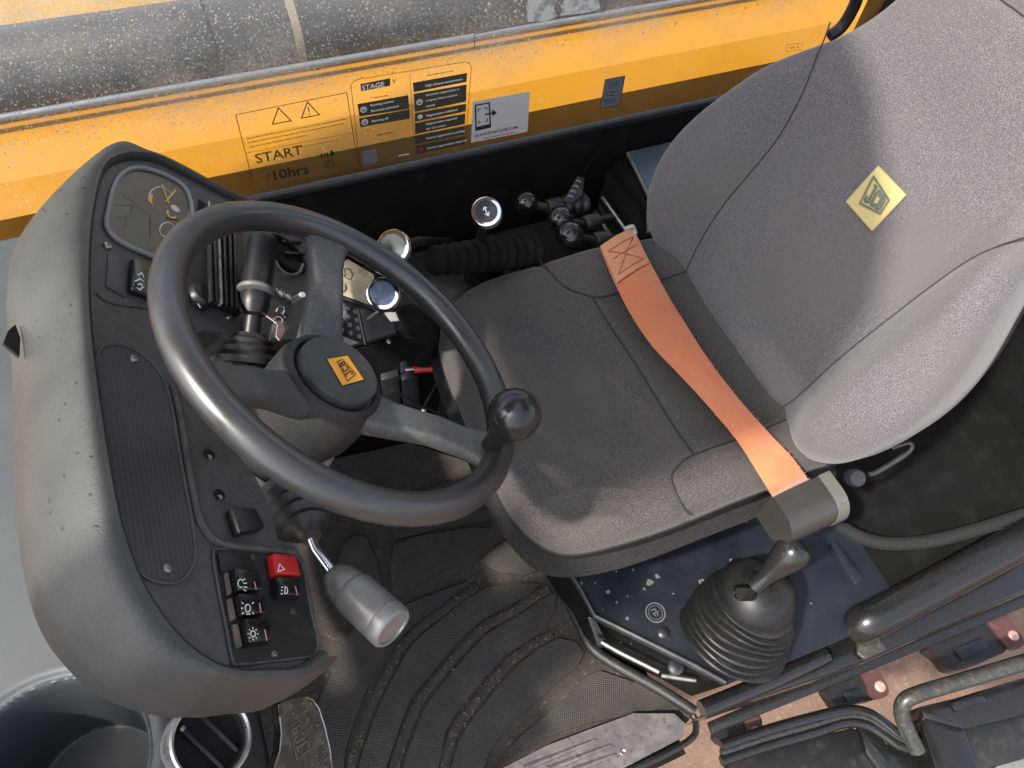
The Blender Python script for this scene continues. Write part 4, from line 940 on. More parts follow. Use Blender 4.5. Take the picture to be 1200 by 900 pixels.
for cc, xx, par in ((cB, xB, kB),):
    ex = nrm(CR - np.dot(CR, xx) * xx); ey = np.cross(xx, ex); o_ = cc + xx * .0124; mb = MB()
    for y in (.005, 0, -.005): mb.strip([o_ + ex * -.008 + ey * y, o_ + ex * .008 + ey * y], xx, .0012)
    obj('disc_print', mb, M_gstk, par, smooth=0)
def bellow(a, b_, r0, r1, n, m=M_rub):
    a = np.asarray(a); b_ = np.asarray(b_); L_ = np.linalg.norm(b_ - a); prof = []
    for k in range(n):
        f = k / n; r = r0 + (r1 - r0) * f; dz = L_ / n
        prof += [(r * .74, L_ * f), (r * .93, L_ * f + dz * .25), (r, L_ * f + dz * .5), (r * .93, L_ * f + dz * .75)]
    prof += [(r1 * .8, L_), (r1 * .5, L_ + .004)]
    return MB().lathe(prof, a, b_ - a, 28)
# their ribbed boots
obj('boot', bellow(D(625, 292, 1.36), D(505, 306, 1.20), .036, .024, 11), M_matte, kA)
obj('boot', bellow(Z(500, 408, .33), D(478, 372, 1.12), .046, .022, 10), M_matte, kB)
obj('boot', bellow((-.335, -.50, .352), cC * .45 + V(-.335, -.50, .352) * .55, .04, .02, 8), M_matte, kC)
# the far group of three black ball levers
def ball_lever(pk, pn, pb, d, label, r=.021, shaft_m=M_blk, g='black ball levers beside the far side of the seat', name='ball_lever'):
    d += .10; r *= 1.1; k = D(*pk, d); n_ = D(*pn, d + .03); b0 = D(*pb, d + .07)
    t_ = thing(name, b0, label, 'lever', g)
    obj('ball', MB().lathe([(max(r * math.cos(rad(a)), .0004), r * math.sin(rad(a))) for a in np.linspace(-90, 90, 15)], k, nrm(n_ - k), 28), M_gloss, t_)
    obj('shaft', MB().tube([k + nrm(n_ - k) * r * .8, n_, b0], [.008, .0075, .009], 12), shaft_m, t_)
    obj('sleeve', MB().lathe([(.012, .0), (.015, .003), (.0165, .018), (.0165, .034), (.012, .036)], n_, nrm(b0 - n_), 24), M_rub, t_)
    return t_, n_, b0
t1, n1_, b1 = ball_lever((617, 238), (640, 243), (672, 241), 1.30, 'dark ball lever with a brass neck below the triangular tag', .020, mat('brass_neck', (.10, .07, .045), .5, .5))
obj('boot', bellow(b1 + nrm(b1 - n1_) * .03, n1_ + nrm(b1 - n1_) * .02, .026, .016, 4), M_rub, t1)
t2, n2_, b2 = ball_lever((657, 258), (684, 263), (715, 255), 1.28, 'upper of the two black ball levers beside the silver slotted plate', .0235)
t3, n3_, b3 = ball_lever((668, 276), (696, 282), (728, 280), 1.25, 'lower of the two black ball levers beside the silver slotted plate', .0235)
pltt = thing('slotted_plate', D(712, 265, 1.5), 'black slotted lever plate with silver edges near the belt clip', 'lever plate')
obj('plate', MB().prism([D(690, 258, 1.50), D(706, 231, 1.53), D(748, 290, 1.46), D(742, 300, 1.45), D(715, 305, 1.44)], V(0, 0, -.012), .002), M_matte, pltt)
for a, b_ in (((706, 232), (746, 288)), ((697, 248), (720, 285)), ((702, 243), (712, 258))):
    obj('silver_bar', MB().tube([D(*a, 1.515), D(*b_, 1.45)], .005, 8), M_bolt if a[0] != 702 else M_steel, pltt)
tri = thing('warning_tag', D(680, 226, 1.42), 'small triangular printed tag above the dark levers', 'tag')
tp = [D(677, 206, 1.47), D(685, 209, 1.47), D(682, 229, 1.44), D(670, 238, 1.43), D(660, 236, 1.43)]
obj('tag_card', MB().prism(tp, -CF * -.002), M_steel, tri, smooth=0)
mb = MB()
for s in (.2, .4, .6, .8):
    a = tp[0] * (1 - s) + tp[4] * s; b_ = tp[1] * (1 - s) + tp[3] * s; mb.strip([a + (b_ - a) * .15, a + (b_ - a) * .5 + CU * .003, a + (b_ - a) * .85], -CF, .003, .0012)
obj('tag_print', mb, M_gstk, tri, smooth=0)
obj('tag_cord', MB().tube([D(681, 207, 1.45), D(695, 185, 1.48), D(712, 160, 1.5)], .0012, 6), M_matte, tri)

# keypad and stained paper by the wheel's right-hand spoke
kp = thing('keypad', D(412, 378, 1.10), 'small black keypad with pale dots beside the upper spoke', 'keypad')
KF = Fr(D(412, 378, 1.10), nrm(D(440, 392, 1.10) - D(400, 368, 1.10)), CU * .9 + CR * .1)
kpts = [KF.on(*p) for p in ((394, 350), (419, 362), (428, 404), (396, 392))]
kpn = KF.n if np.dot(KF.n, CF) < 0 else -KF.n
kb_ = obj('keypad_body', MB().prism(kpts, -kpn * .02, .002), M_blk, kp)
for i in range(4):
    for j in range(3):
        f = (j + .5) / 3; g = (i + .6) / 4.4
        p = (kpts[0] * (1 - f) + kpts[1] * f) * (1 - g) + (kpts[3] * (1 - f) + kpts[2] * f) * g
        obj('key', MB().lathe([(.0034, -.001), (.0034, .0014), (.0024, .0022), (.0004, .0024)], p, kpn, 12), M_silver, kp)
obj('keypad_edge', MB().tube([kpts[1] + kpn * .001, kpts[2] + kpn * .001], .0016, 6), M_silver, kp)
pap = thing('paper_label', D(415, 335, 1.12), 'stained beige paper label with a handwritten letter D behind the upper spoke', 'label')
PF = Fr(D(415, 335, 1.12), nrm(D(450, 372, 1.12) - D(400, 345, 1.12)), CU)
pn = PF.n if np.dot(PF.n, CF) < 0 else -PF.n
obj('paper', MB().prism([PF.on(*p) for p in ((394, 312), (408, 304), (438, 322), (440, 345), (432, 357), (396, 344))], pn * .002), M_paper, pap, smooth=0)
mb = MB().strip([PF.on(*p) for p in ((404, 315), (405, 325), (402, 322))], pn, .0016, .0026).strip([PF.on(*p) for p in ((404, 315), (411, 316), (414, 323), (411, 328), (406, 326))], pn, .0016, .0026)
obj('handwriting', mb, M_print, pap, smooth=0)
obj('paper_button', MB().lathe([(.0075, 0), (.0075, .004), (.006, .006), (.0004, .0065)], PF.on(401, 337), pn, 20), M_bolt, pap)
obj('holder', MB().tube([PF.on(396, 347), PF.on(432, 361), PF.on(466, 377)], .003, 8), M_blk, pap)
obj('holder_clip', MB().prism([PF.on(*p) for p in ((450, 366), (464, 366), (468, 376), (458, 377))], pn * .003), M_silver, pap, smooth=0)
obj('cable_tie', MB().tube([PF.on(430, 374, .01), PF.on(444, 364, .01)], .002, 6), M_silver, pap)

# parking handle with a red grip
hb = thing('red_handle', Z(523, 500, .18), 'red plastic handle on a steel rod between wheel and seat', 'handle')
r0 = Z(485, 432, .34); r1 = Z(517, 431, .34); r2 = Z(524, 446, .31); 
obj('grip', MB().tube(smoothpath([r0, Z(500, 431, .34), r1, Z(521, 436, .335), r2], 4), .0088, 14), M_red, hb)
obj('cable_end', MB().tube([Z(475, 433, .34), r0], .0045, 10), M_bolt, hb)
obj('rod', MB().tube([r2, Z(517, 500, .12)], .010, 12), M_blk, hb)
obj('bright_rod', MB().tube([Z(522, 455, .30), Z(538, 500, .16)], .0045, 8), M_chrome, hb)
obj('cable', MB().tube(smoothpath([Z(475, 434, .34), Z(467, 445, .32), Z(470, 462, .28), Z(485, 474, .25), Z(505, 480, .22), Z(520, 492, .18)], 5), .0022, 8), M_blk, hb)
obj('link', MB().tube([Z(512, 448, .28), Z(494, 482, .2)], .002, 8), M_steel, hb)
obj('link_nut', MB().lathe([(.006, 0), (.006, .006), (.003, .009), (.0004, .009)], Z(497, 482, .2), V(0, 0, 1), 8), M_bolt, hb)
# ================================================================== FLOOR MAT, PEDAL, SILL
matt = thing('floor_mat', (.05, 0, 0), 'dirty black rubber floor mat with textured treads and muddy grooves', 'floor mat')
M_tread = bpy.data.materials.new('tread_rubber'); M_tread.use_nodes = True
t = M_tread.node_tree; N = t.nodes; L = t.links; b = N['Principled BSDF']; b.inputs['Roughness'].default_value = .55
geo = N.new('ShaderNodeNewGeometry'); rot_ = N.new('ShaderNodeMapping'); rot_.inputs['Rotation'].default_value = (0, 0, rad(28)); rot_.inputs['Scale'].default_value = (270, 270, 0)
L.new(geo.outputs['Position'], rot_.inputs[0])
vo = N.new('ShaderNodeTexVoronoi'); vo.inputs['Scale'].default_value = 1; vo.inputs['Randomness'].default_value = 0; L.new(rot_.outputs[0], vo.inputs[0])
n1 = N.new('ShaderNodeTexNoise'); n1.inputs['Scale'].default_value = 16; n1.inputs['Detail'].default_value = 8; n1.inputs['Roughness'].default_value = .65; L.new(geo.outputs['Position'], n1.inputs[0])
r1 = N.new('ShaderNodeMapRange'); r1.inputs[1].default_value = .44; r1.inputs[2].default_value = .66; L.new(n1.outputs[0], r1.inputs[0])
mx = N.new('ShaderNodeMix'); mx.data_type = 'RGBA'; mx.inputs[6].default_value = (.020, .020, .021, 1); mx.inputs[7].default_value = (.050, .042, .034, 1); L.new(r1.outputs[0], mx.inputs[0])
r2_ = N.new('ShaderNodeMapRange'); r2_.inputs[1].default_value = .25; r2_.inputs[2].default_value = .5; r2_.inputs[3].default_value = 0; r2_.inputs[4].default_value = 1; L.new(vo.outputs['Distance'], r2_.inputs[0])
mx2 = N.new('ShaderNodeMix'); mx2.data_type = 'RGBA'; mx2.inputs[7].default_value = (.055, .048, .040, 1); ml = N.new('ShaderNodeMath'); ml.operation = 'MULTIPLY'; ml.inputs[1].default_value = .8
L.new(r2_.outputs[0], ml.inputs[0]); L.new(ml.outputs[0], mx2.inputs[0]); L.new(mx.outputs[2], mx2.inputs[6]); L.new(mx2.outputs[2], b.inputs['Base Color'])
bn = N.new('ShaderNodeBump'); bn.inputs['Strength'].default_value = .8; bn.inputs['Distance'].default_value = .0015; bn.invert = True; L.new(r2_.outputs[0], bn.inputs['Height']); L.new(bn.outputs[0], b.inputs['Normal'])
M_mud = mat('muddy_mat', (.042, .035, .029), .95, var=[(22, (.035, .03, .026), .42, .62, 6), (90, (.10, .08, .062), .56, .72, 5), (300, (.20, .165, .12), .66, .76, 2)], bump=[(120, .7, .004), (380, .5, .002)])
zf = .006
mb = MB().prism([Z(*p, zf) for p in ((655, 668), (694, 758), (812, 838), (800, 852), (560, 925), (330, 940), (250, 780), (300, 560), (480, 520), (600, 560))], (0, 0, .006), 0)
obj('mat_base', mb, M_mud, matt, smooth=20)
zt = zf + .006
def tread(pts, k=3):
    p = smoothpath([Z(u, v, zt) for u, v in pts], k, True)
    return obj('mat_tread', MB().prism(p, (0, 0, .007), .0015 if len(p) < 9 else 0), M_tread, matt, smooth=30)
GA = [(647, 743), (600, 773), (557, 823), (530, 863), (518, 920)]
GB = [(642, 690), (600, 717), (560, 740), (510, 797), (487, 830), (462, 900), (458, 925)]
GC = [(560, 687), (510, 723), (477, 750), (460, 777), (437, 823), (415, 885), (410, 925)]
GE = [(690, 770), (667, 800), (607, 850), (578, 890), (566, 925)]
sh_ = lambda P, dx, dy: [(u + dx, v + dy) for u, v in P]
tread(sh_(GC, 9, 3) + sh_(GB, -8, -4)[::-1], 2)
tread(sh_(GB, 9, 5)[0:] + sh_(GA, -8, -5)[::-1], 2)
tread(sh_(GA, 8, 6) + sh_(GE, -6, -5)[::-1], 2)
tread([(703, 787), (788, 822), (770, 832), (690, 848), (640, 866), (592, 888), (612, 862), (672, 812)], 2)
tread([(548, 683), (505, 713), (470, 740), (450, 770), (427, 815), (405, 880), (398, 925), (352, 925), (362, 850), (395, 780), (420, 730), (470, 712)], 2)
tread([(598, 630), (634, 656), (636, 668), (612, 676), (580, 670), (562, 658)], 1)
tread([(462, 640), (520, 625), (575, 620), (545, 652), (470, 697), (460, 690)], 2)
tread([(402, 640), (430, 632), (447, 690), (420, 712), (392, 700)], 2)
tread([(470, 590), (560, 560), (590, 605), (520, 618), (462, 632)], 2)
# lip along the mat's rear edge
obj('mat_lip', MB().tube(smoothpath([Z(640, 650, .02), Z(655, 680, .02), Z(678, 728, .02), Z(692, 757, .02), Z(720, 778, .02), Z(770, 806, .02), Z(814, 834, .02)], 4), .011, 10), M_rub, matt)
for G in (GA, GB, GC):
    P_ = smoothpath([Z(u, v, zt + .001) for u, v in G], 8)
    rb_ = MB().tube([p + V(random.gauss(0, .0006), random.gauss(0, .0006), random.gauss(0, .0006)) for p in P_], .0105, 12)
    rb_.v = [(x_, y_, zt + .001 + (z_ - zt - .001) * .38) for x_, y_, z_ in rb_.v]
    obj('mat_rib', rb_, M_mud, matt)
# clods of dry earth in the grooves
mb = MB()
for G in (GA, GB, GC):
    P_ = smoothpath([Z(u, v, zt + .008) for u, v in G], 8)
    for i in range(70):
        q = random.choice(P_) + V(random.gauss(0, .006), random.gauss(0, .006), 0); r = random.uniform(.0006, .0024)
        bm = bmesh.new(); bmesh.ops.create_icosphere(bm, subdivisions=1, radius=r)
        for v in bm.verts: v.co = Vector((v.co.x * random.uniform(.8, 1.4) + q[0], v.co.y + q[1], v.co.z * .6 + q[2]))
        mb.bm(bm)
obj('earth_crumbs', mb, M_dirt, matt, kind='stuff')
# brake pedal
pd = thing('foot_pedal', Z(350, 870, .22), 'worn studded foot pedal bearing the maker emblem beside the air vent', 'pedal')
PD = Fr(Z(352, 862, .26), V(-.5, -.2, -.7), V(.2, .9, -.25)); pdn = PD.n if np.dot(PD.n, CF) < 0 else -PD.n
pz = lambda x, y: (180 + x / 5, 790 + y / 5)
M_ped = mat('worn_pedal', (.085, .07, .055), .6, .2, var=[(45, (.17, .13, .085), .45, .65, 6), (120, (.05, .042, .036), .5, .7, 4)], bump=[(200, .4, .001)])
po = [pz(725, 180), pz(760, 160), pz(890, 132), pz(930, 150), pz(965, 200), pz(1000, 310), pz(1030, 440), pz(1042, 560), pz(1040, 620), pz(690, 620), pz(705, 540), pz(735, 450), pz(745, 350), pz(735, 250)]
pq_ = [PD.on(*p) for p in po]
obj('pedal_plate', MB().prism(pq_, -pdn * .012), M_ped, pd, smooth=30)
obj('pedal_rim', MB().tube([PD.on(*p) + pdn * .0008 for p in po], .0016, 6, True), M_bolt, pd)
le = [PD.on(*pz(*p)) for p in ((800, 490), (800, 315), (850, 268), (945, 425))]
mb = logo(PD.on(*pz(935, 425)), PD.on(*pz(850, 272)), PD.on(*pz(795, 310)), PD.on(*pz(835, 500)), pdn, .0022, th=.0012)
obj('emblem', mb, M_bolt, pd, smooth=0)
for x, y in ((805, 182), (875, 172), (920, 172), (890, 215), (940, 213), (815, 230), (900, 260), (960, 300), (918, 305), (975, 352), (935, 362), (988, 400), (995, 452), (950, 475), (1005, 500), (962, 522), (880, 500), (1010, 540)):
    obj('stud', MB().lathe([(.0022, 0), (.0016, .0014), (.0003, .0018)], PD.on(*pz(x, y)), pdn, 8), M_bolt, pd)
obj('pedal_arm', MB().tube([PD.on(*pz(775, 150)) - pdn * .006, PD.on(*pz(775, 110)) - pdn * .01 + V(.03, 0, .02), V(.30, .05, .40)], .009, 10), M_blk, pd)
# sill tread plate
zs = .035
sl_ = thing('sill_plate', Z(700, 870, zs), 'scuffed aluminium door sill plate with three pressed ribs', 'sill plate')
so_ = [Z(u, v, zs) for u, v in ((560, 915), (640, 874), (690, 855), (742, 836), (790, 836), (803, 848), (800, 864), (735, 898), (690, 925))]
obj('plate', MB().prism(so_, (0, 0, -.012)), M_sill, sl_, smooth=30)
for a, b_ in (((628, 895), (698, 867)), ((655, 897), (716, 873)), ((680, 900), (722, 884))):
    pa, pb = Z(*a, zs), Z(*b_, zs); obj('pressed_rib', MB().tube([pa - (pb - pa) * .2, pa, pb], [.0055, .0055, .003], 8), M_sill, sl_)
obj('rivet', MB().lathe([(.006, .0), (.006, .0008), (.0045, .0024), (.0025, .0014), (.0003, .0014)], Z(730, 881, zs), V(0, 0, 1), 16), M_bolt, sl_)
obj('sill_trim', MB().tube(smoothpath([Z(690, 905, zs - .004), Z(738, 902, zs - .004), Z(806, 869, zs - .004), Z(816, 850, zs - .004), Z(812, 838, zs - .004)], 4), .006, 8), M_gloss, sl_)

# ================================================================== SEAT BASE
base = thing('seat_pedestal', (-.6, -.1, .0), 'dark navy steel seat base with chipped paint under the cushion', 'seat base')
zb = .22
bo_ = [Z(655, 640, zb), Z(694, 722, zb), Z(812, 778, zb), Z(868, 800, zb), Z(1000, 742, zb), Z(985, 690, zb), Z(1010, 640, zb), Z(960, 560, zb)]
outl = [V(-.262, .02, zb), Z(680, 690, zb), Z(697, 722, zb), Z(806, 776, zb), Z(850, 800, zb), Z(900, 785, zb), Z(1003, 742, zb), V(-.92, .33, zb), V(-.80, .30, zb), V(-.80, -.40, zb), V(-.30, -.40, zb)]
obj('base_deck', MB().prism(outl, (0, 0, -.02), 0), M_navy, base, smooth=20)
obj('base_skirt', MB().prism([p + nrm(V(-.7, -.05, 0) - p * V(1, 1, 0)) * .02 - V(0, 0, .02) for p in outl], (0, 0, -zb + .03)), M_matte, base, smooth=20)
obj('deck_edge', MB().tube([V(-.262, .02, zb + .002)] + [p + V(0, 0, .002) for p in outl[1:5]], .005, 8), M_steel, base)
obj('suspension', MB().prism([V(-.36, .08, zb), V(-.36, -.32, zb), V(-.68, -.32, zb), V(-.68, .08, zb)], (0, 0, .155), .01), M_matte, base)
# paint chips and droppings on the deck
M_chip = mat('paint_chip', (.13, .13, .128), .8)
mb = MB()
for (u, v, s) in [(681, 684, 3), (697, 683, 1.6), (713, 694, 3.2), (762, 683, 5), (770, 676, 3.5), (723, 706, 2), (755, 690, 2), (735, 725, 2.4), (778, 740, 2.4), (722, 670, 1.6), (742, 668, 1.5), (735, 699, 1.5), (789, 696, 1.2), (706, 714, 1.2), (875, 612, 2), (856, 656, 2), (820, 682, 3), (866, 660, 2.4), (823, 680, 2.2), (910, 735, 1.4), (950, 707, 1.5)] + [(random.uniform(690, 840), random.uniform(660, 760), random.uniform(.3, .7)) for _ in range(40)]:
    c = Z(u, v, zb); r = s * .0013; n_ = 9
    mb.flat([c + V(r * random.uniform(.5, 1.3) * math.cos(k * 2 * math.pi / n_), r * random.uniform(.5, 1.3) * math.sin(k * 2 * math.pi / n_), 0) for k in range(n_)], V(0, 0, 1), .0008)
obj('paint_chips', mb, M_chip, base, kind='stuff', smooth=0)
# round moulded mark
c = Z(768, 718, zb); mk = MB()
mk.strip([c + V(.0165 * math.cos(a), .0165 * math.sin(a), 0) for a in np.linspace(0, 2 * math.pi, 24, endpoint=False)], V(0, 0, 1), .0022, .0008, True)
mk.strip([c + V(.012 * math.cos(a), .012 * math.sin(a), 0) for a in np.linspace(0, 2 * math.pi, 20, endpoint=False)], V(0, 0, 1), .001, .0008, True)
mk.strip([c + V(.006, -.006, 0), c + V(-.002, -.006, 0), c + V(-.002, .006, 0)], V(0, 0, 1), .0018, .0008).strip([c + V(.002, .006, 0), c + V(.004, 0, 0), c + V(-.006, .0, 0)], V(0, 0, 1), .0018, .0008)
obj('round_mark', mk, mat('mark_grey', (.10, .10, .105), .6), base, smooth=0)
obj('deck_bolt', MB().lathe([(.010, 0), (.010, .004), (.006, .007), (.0004, .007)], Z(777, 742, zb), V(0, 0, 1), 12), M_steel, base)
# link rods at the base's front corner
lk = thing('adjuster_rod', Z(745, 770, .1), 'bent pale adjuster rod along the front of the seat base', 'rod')
obj('rod', MB().tube([Z(705, 752, .14), Z(722, 762, .14), Z(772, 787, .14)], .0052, 10), M_bolt, lk)
obj('rod_tip', MB().tube([Z(775, 791, .14), Z(815, 797, .14)], .0050, 10), M_bolt, lk)
obj('rod_bracket', MB().prism([Z(688, 722, .16), Z(697, 724, .16), Z(714, 757, .12), Z(700, 758, .12)], (0, 0, -.01), .002), M_gloss, lk)
obj('rod_knuckle', MB().lathe([(.012, 0), (.014, .004), (.014, .014), (.009, .018), (.0004, .018)], Z(790, 783, .14), V(0, 0, 1), 16), M_steel, lk)
# slide latch plate on the deck
slt = thing('slide_latch', Z(985, 658, zb), 'flat dark latch strip on the base deck behind the joystick', 'latch')
obj('latch_strip', MB().prism([Z(971, 640, zb), Z(978, 636, zb), Z(1010, 680, zb), Z(1000, 688, zb)], (0, 0, .010), .001), M_navy, slt)
obj('latch_groove', MB().strip([Z(974, 644, zb + .0103), Z(1000, 684, zb + .0103)], V(0, 0, 1), .0022, .0006), M_hole, slt, smooth=0)
obj('floor_rail', MB().tube([Z(1000, 640, .20), Z(1022, 690, .2)], .010, 8), M_matte, slt)
# ================================================================== JOYSTICK WITH GAITER
jb = Z(858, 745, zb); jt = Z(900, 672, .355)
js = thing('gaiter_lever', jb, 'stubby black lever in a large ribbed rubber gaiter beside the seat', 'lever')
ja = nrm(jt - jb); JL = np.linalg.norm(jt - jb); prof = []
for k in range(8):
    f = k / 8; r = .094 - .024 * f; z_ = JL * .62 * f; dz = JL * .62 / 8
    prof += [(r * .90, z_), (r * .985, z_ + dz * .25), (r, z_ + dz * .5), (r * .985, z_ + dz * .75)]
prof += [(.066, JL * .62), (.066, JL * .70), (.060, JL * .82), (.046, JL * .92), (.026, JL * .98), (.0005, JL * 1.0)]
gm_ = MB().lathe(prof, jb, ja, 48)
for i in range(len(gm_.v)):
    p = np.array(gm_.v[i]); d_ = p - jb; hz = np.dot(d_, ja); rr_ = d_ - hz * ja; an = math.atan2(rr_[1], rr_[0])
    gm_.v[i] = tuple(p + rr_ * (.020 * math.sin(2 * an + hz * 60) + .010 * math.sin(5 * an - hz * 140)) + ja * .0022 * math.sin(3 * an + hz * 90))
obj('gaiter', gm_, M_gait, js)
g0 = Z(884, 688, .385); g1 = Z(908, 668, .41); g2 = Z(936, 640, .455)
ha = nrm(g2 - g0); HL = np.linalg.norm(g2 - g0)
obj('handle', MB().lathe([(.0125, 0), (.0125, HL * .2), (.0150, HL * .35), (.0200, HL * .55), (.0245, HL * .72), (.0262, HL * .85), (.0250, HL * .95), (.0205, HL * 1.03), (.0130, HL * 1.06), (.0060, HL * 1.075), (.0003, HL * 1.08)], g0, ha, 32), M_knob, js)
obj('handle_mount', MB().box(Fr(Z(872, 695, .375), CR, CU), (0, 0, 0), (.03, .022, .018), .004), M_matte, js)
obj('mount_nut', MB().tube([Z(864 + 5 * math.cos(a), 698 + 5 * math.sin(a), .38) for a in np.linspace(0, 2 * math.pi, 14, endpoint=False)], .0018, 6, True), M_steel, js)
# ================================================================== CORRUGATED HOSE
hp = smoothpath([Z(950, 588, .34), Z(966, 601, .33), Z(990, 620, .31), Z(1015, 632, .29), Z(1045, 637, .28), Z(1090, 634, .28), Z(1140, 622, .28), Z(1210, 600, .28), Z(1300, 570, .28)], 22)
hs = thing('corrugated_hose', hp[60], 'black corrugated hose curving behind the belt reel', 'hose')
dl = np.concatenate([[0], np.cumsum([np.linalg.norm(hp[i + 1] - hp[i]) for i in range(len(hp) - 1)])]); tt = np.arange(0, dl[-1], .0012)
hp2 = [V(*(np.interp(x, dl, [p[k] for p in hp]) for k in range(3))) for x in tt]
obj('hose_tube', MB().tube(hp2, [.0088 + .0030 * (i // 2 % 2) for i in range(len(hp2))], 14), mat('hose_plastic', (.022, .022, .023), .32), hs)
# ================================================================== DOOR OPENING: rails, brackets, seals
M_tube = mat('dusty_tube', (.02, .02, .018), .32, var=[(160, (.07, .066, .05), .5, .75, 4)], rvar=(30, .25, .5), dust=((.16, .155, .12), .14, 60))
sb = thing('sill_beam', Z(1000, 770, .10), 'black glossy steel beam with scratched dusty paint along the door sill', 'beam')
zr = .13
lo_e = [(812, 844), (1007, 780), (1080, 745), (1240, 680)]; up_e = [(1240, 622), (1000, 742), (975, 752), (905, 790), (812, 834)]
obj('beam', MB().prism([Z(u, v, zr) for u, v in ((815, 842), (1007, 779), (1085, 744), (1330, 640), (1330, 590), (1000, 744), (972, 752), (905, 790))], (0, 0, -.09), .008, 3), M_gloss, sb)
obj('beam_round', MB().tube([Z(822, 832, .135), Z(900, 800, .135), Z(968, 768, .135)], .016, 16), M_gloss, sb)
obj('beam_flange', MB().prism([Z(u, v, .03) for u, v in ((835, 860), (1010, 790), (1200, 712), (1330, 660), (1330, 640), (1200, 690), (1000, 772), (830, 846))], (0, 0, -.012), .002), M_gloss, sb)
obj('weld_bead', MB().prism([Z(u, v, .134) for u, v in ((1002, 747), (1025, 742), (1038, 762), (1012, 774), (1003, 766))], (0, 0, .006), .002), M_tube, sb)
gr_ = thing('grab_rail', Z(1100, 690, .26), 'thick satin black grab rail above the door sill beam', 'grab rail')
ga_ = [Z(1004, 738, .20), Z(1012, 730, .225), Z(1030, 722, .235), Z(1110, 680, .26), Z(1200, 632, .29), Z(1320, 570, .32)]
obj('rail_tube', MB().tube(smoothpath(ga_, 5), [.021, .026, .029, .0300, .0305] + [.031] * 21, 28), M_rail, gr_)
zk = .0
def bracket(body, tab, bolt, label, slot=None):
    c = Z(*bolt, zk); r = thing('door_bracket', c, label, 'bracket', 'brackets under the door sill beam')
    obj('bracket_body', MB().prism(smoothpath([Z(u, v, zk - .004) for u, v in body], 3, True), (0, 0, -.03)), M_blk, r, smooth=30)
    obj('bracket_tab', MB().prism(smoothpath([Z(u, v, zk + .002) for u, v in tab], 3, True), (0, 0, -.008)), M_tab, r, smooth=30)
    obj('bolt', MB().lathe([(.0105, 0), (.0105, .003), (.008, .005), (.0045, .0052), (.0040, .004), (.0003, .004)], Z(*bolt, zk + .002), V(0, 0, 1), 18), mat('copper_bolt', (.62, .40, .33), .45, .5), r)
    if slot: obj('slot', MB().prism([Z(u, v, zk - .003) for u, v in slot], (0, 0, .005), .001), M_navy, r)
zz3 = lambda x, y: (960 + x / 5, 690 + y / 5)
bracket([(870, 845), (890, 838), (893, 860), (880, 866), (850, 872), (838, 858)], [(873, 838), (886, 834), (893, 850), (897, 862), (886, 868), (878, 864)], (886, 858), 'lowest bracket with a small bolt at the beam corner')
bracket([zz3(40, 560), zz3(240, 470), zz3(290, 560), zz3(330, 640), zz3(260, 660), zz3(120, 690), zz3(70, 650)], [zz3(235, 450), zz3(325, 415), zz3(365, 500), zz3(410, 590), zz3(385, 635), zz3(310, 640), zz3(275, 560)], zz3(355, 572), 'middle bracket with a blue slot and pink bolt between bare ground patches', [zz3(130, 610), zz3(220, 580), zz3(245, 640), zz3(160, 665)])
bracket([zz3(640, 320), zz3(960, 140), zz3(1020, 220), zz3(1100, 350), zz3(1000, 410), zz3(850, 470), zz3(760, 470), zz3(700, 400)], [zz3(960, 130), zz3(1065, 92), zz3(1130, 190), zz3(1200, 300), zz3(1180, 345), zz3(1120, 355), zz3(1060, 290)], zz3(1135, 275), 'largest bracket with a recessed dark slot at the right edge', [zz3(780, 355), zz3(940, 290), zz3(985, 350), zz3(830, 420)])
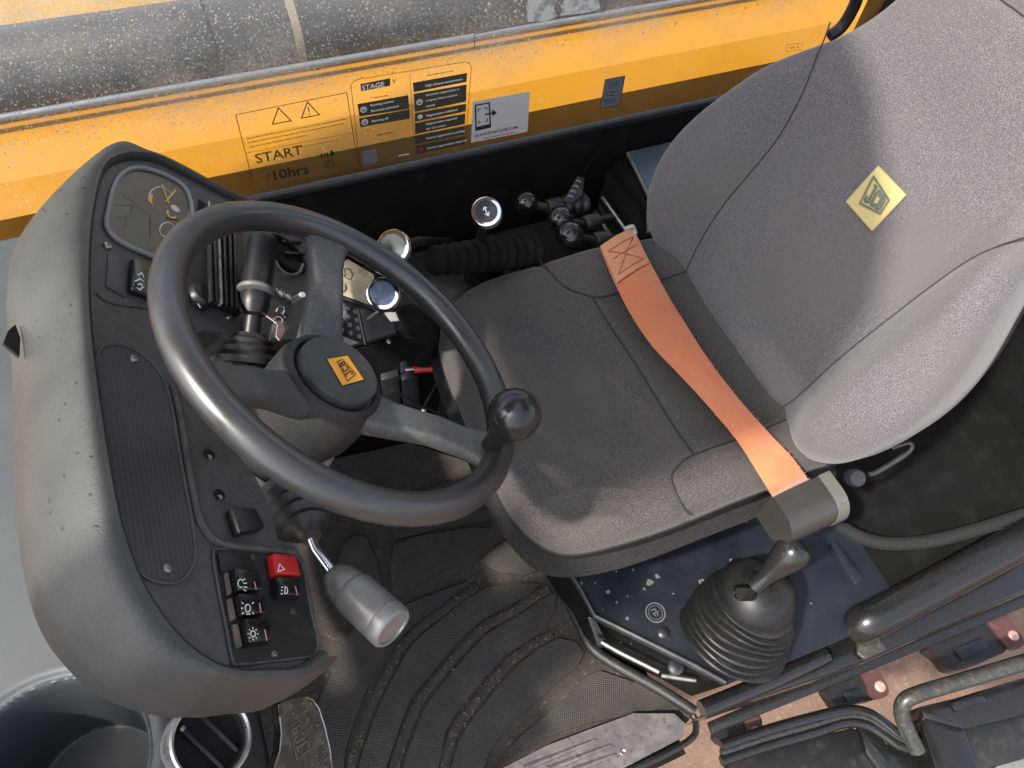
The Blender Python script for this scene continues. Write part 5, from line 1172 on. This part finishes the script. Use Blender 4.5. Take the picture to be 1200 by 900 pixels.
# lower tube rail and boxed channel of the open door
dr = thing('door_frame', Z(1130, 830, .15), 'black steel door frame with a dusty tube rail and boxed channel', 'door frame')
tr_ = smoothpath([Z(1075, 880, .10), Z(1058, 842, .13), Z(1060, 822, .155), Z(1080, 812, .165), Z(1120, 800, .17), Z(1200, 776, .18), Z(1320, 738, .19)], 6)
obj('tube_rail', MB().tube(tr_, .0135, 20), M_tube, dr)
obj('box_channel', MB().prism([Z(u, v, .11) for u, v in ((1078, 828), (1120, 818), (1340, 752), (1340, 800), (1200, 838), (1130, 855), (1084, 842))], (0, 0, -.05), .004), M_gloss, dr)
obj('post', MB().prism([Z(u, v, .10) for u, v in ((1078, 842), (1122, 832), (1150, 905), (1165, 960), (1110, 960), (1098, 905))], (0, 0, -.05), .004), M_gloss, dr)
obj('lower_channel', MB().prism([Z(u, v, .06) for u, v in ((1125, 845), (1340, 788), (1340, 850), (1145, 905))], (0, 0, -.05), .006), M_blk, dr)
obj('grey_panel', MB().prism([Z(u, v, .03) for u, v in ((1135, 870), (1340, 830), (1340, 980), (1160, 960))], (0, 0, -.03), .004), M_steel, dr)
obj('round_pad', MB().lathe([(.045, 0), (.045, .006), (.04, .008), (.0005, .008)], Z(1192, 896, .035), V(0, 0, 1), 32), M_silver, dr)
obj('channel_plate', MB().prism([Z(u, v, .114) for u, v in ((1112, 824), (1148, 812), (1156, 822), (1120, 834))], (0, 0, .003), .001), M_gloss, dr)
ds = thing('door_seal', Z(960, 845, .05), 'glossy rubber door seal with a double fold bending down to the frame', 'seal')
for off, rr, m in ((0, .010, M_gloss), (9, .007, M_rub), (18, .009, M_gloss)):
    sp = smoothpath([Z(845, 874 + off, .06), Z(900, 856 + off, .06), Z(950, 842 + off, .06), Z(990, 833 + off * .8, .06), Z(1015, 835 + off * .8, .06), Z(1035, 847 + off * .8, .06), Z(1055, 862 + off * .7, .06), Z(1082, 872 + off * .5, .06)], 5)
    obj('seal_fold', MB().tube(sp, rr, 10), m, ds)
obj('panel', MB().prism([Z(u, v, .03) for u, v in ((855, 890), (1000, 852), (1030, 870), (1060, 940), (840, 960))], (0, 0, -.03), .004), M_blk, ds)
obj('seal_bracket', MB().prism([Z(u, v, .045) for u, v in ((1004, 838), (1040, 872), (1085, 885), (1085, 930), (1040, 915), (1015, 880))], (0, 0, -.02), .003), M_gloss, ds)
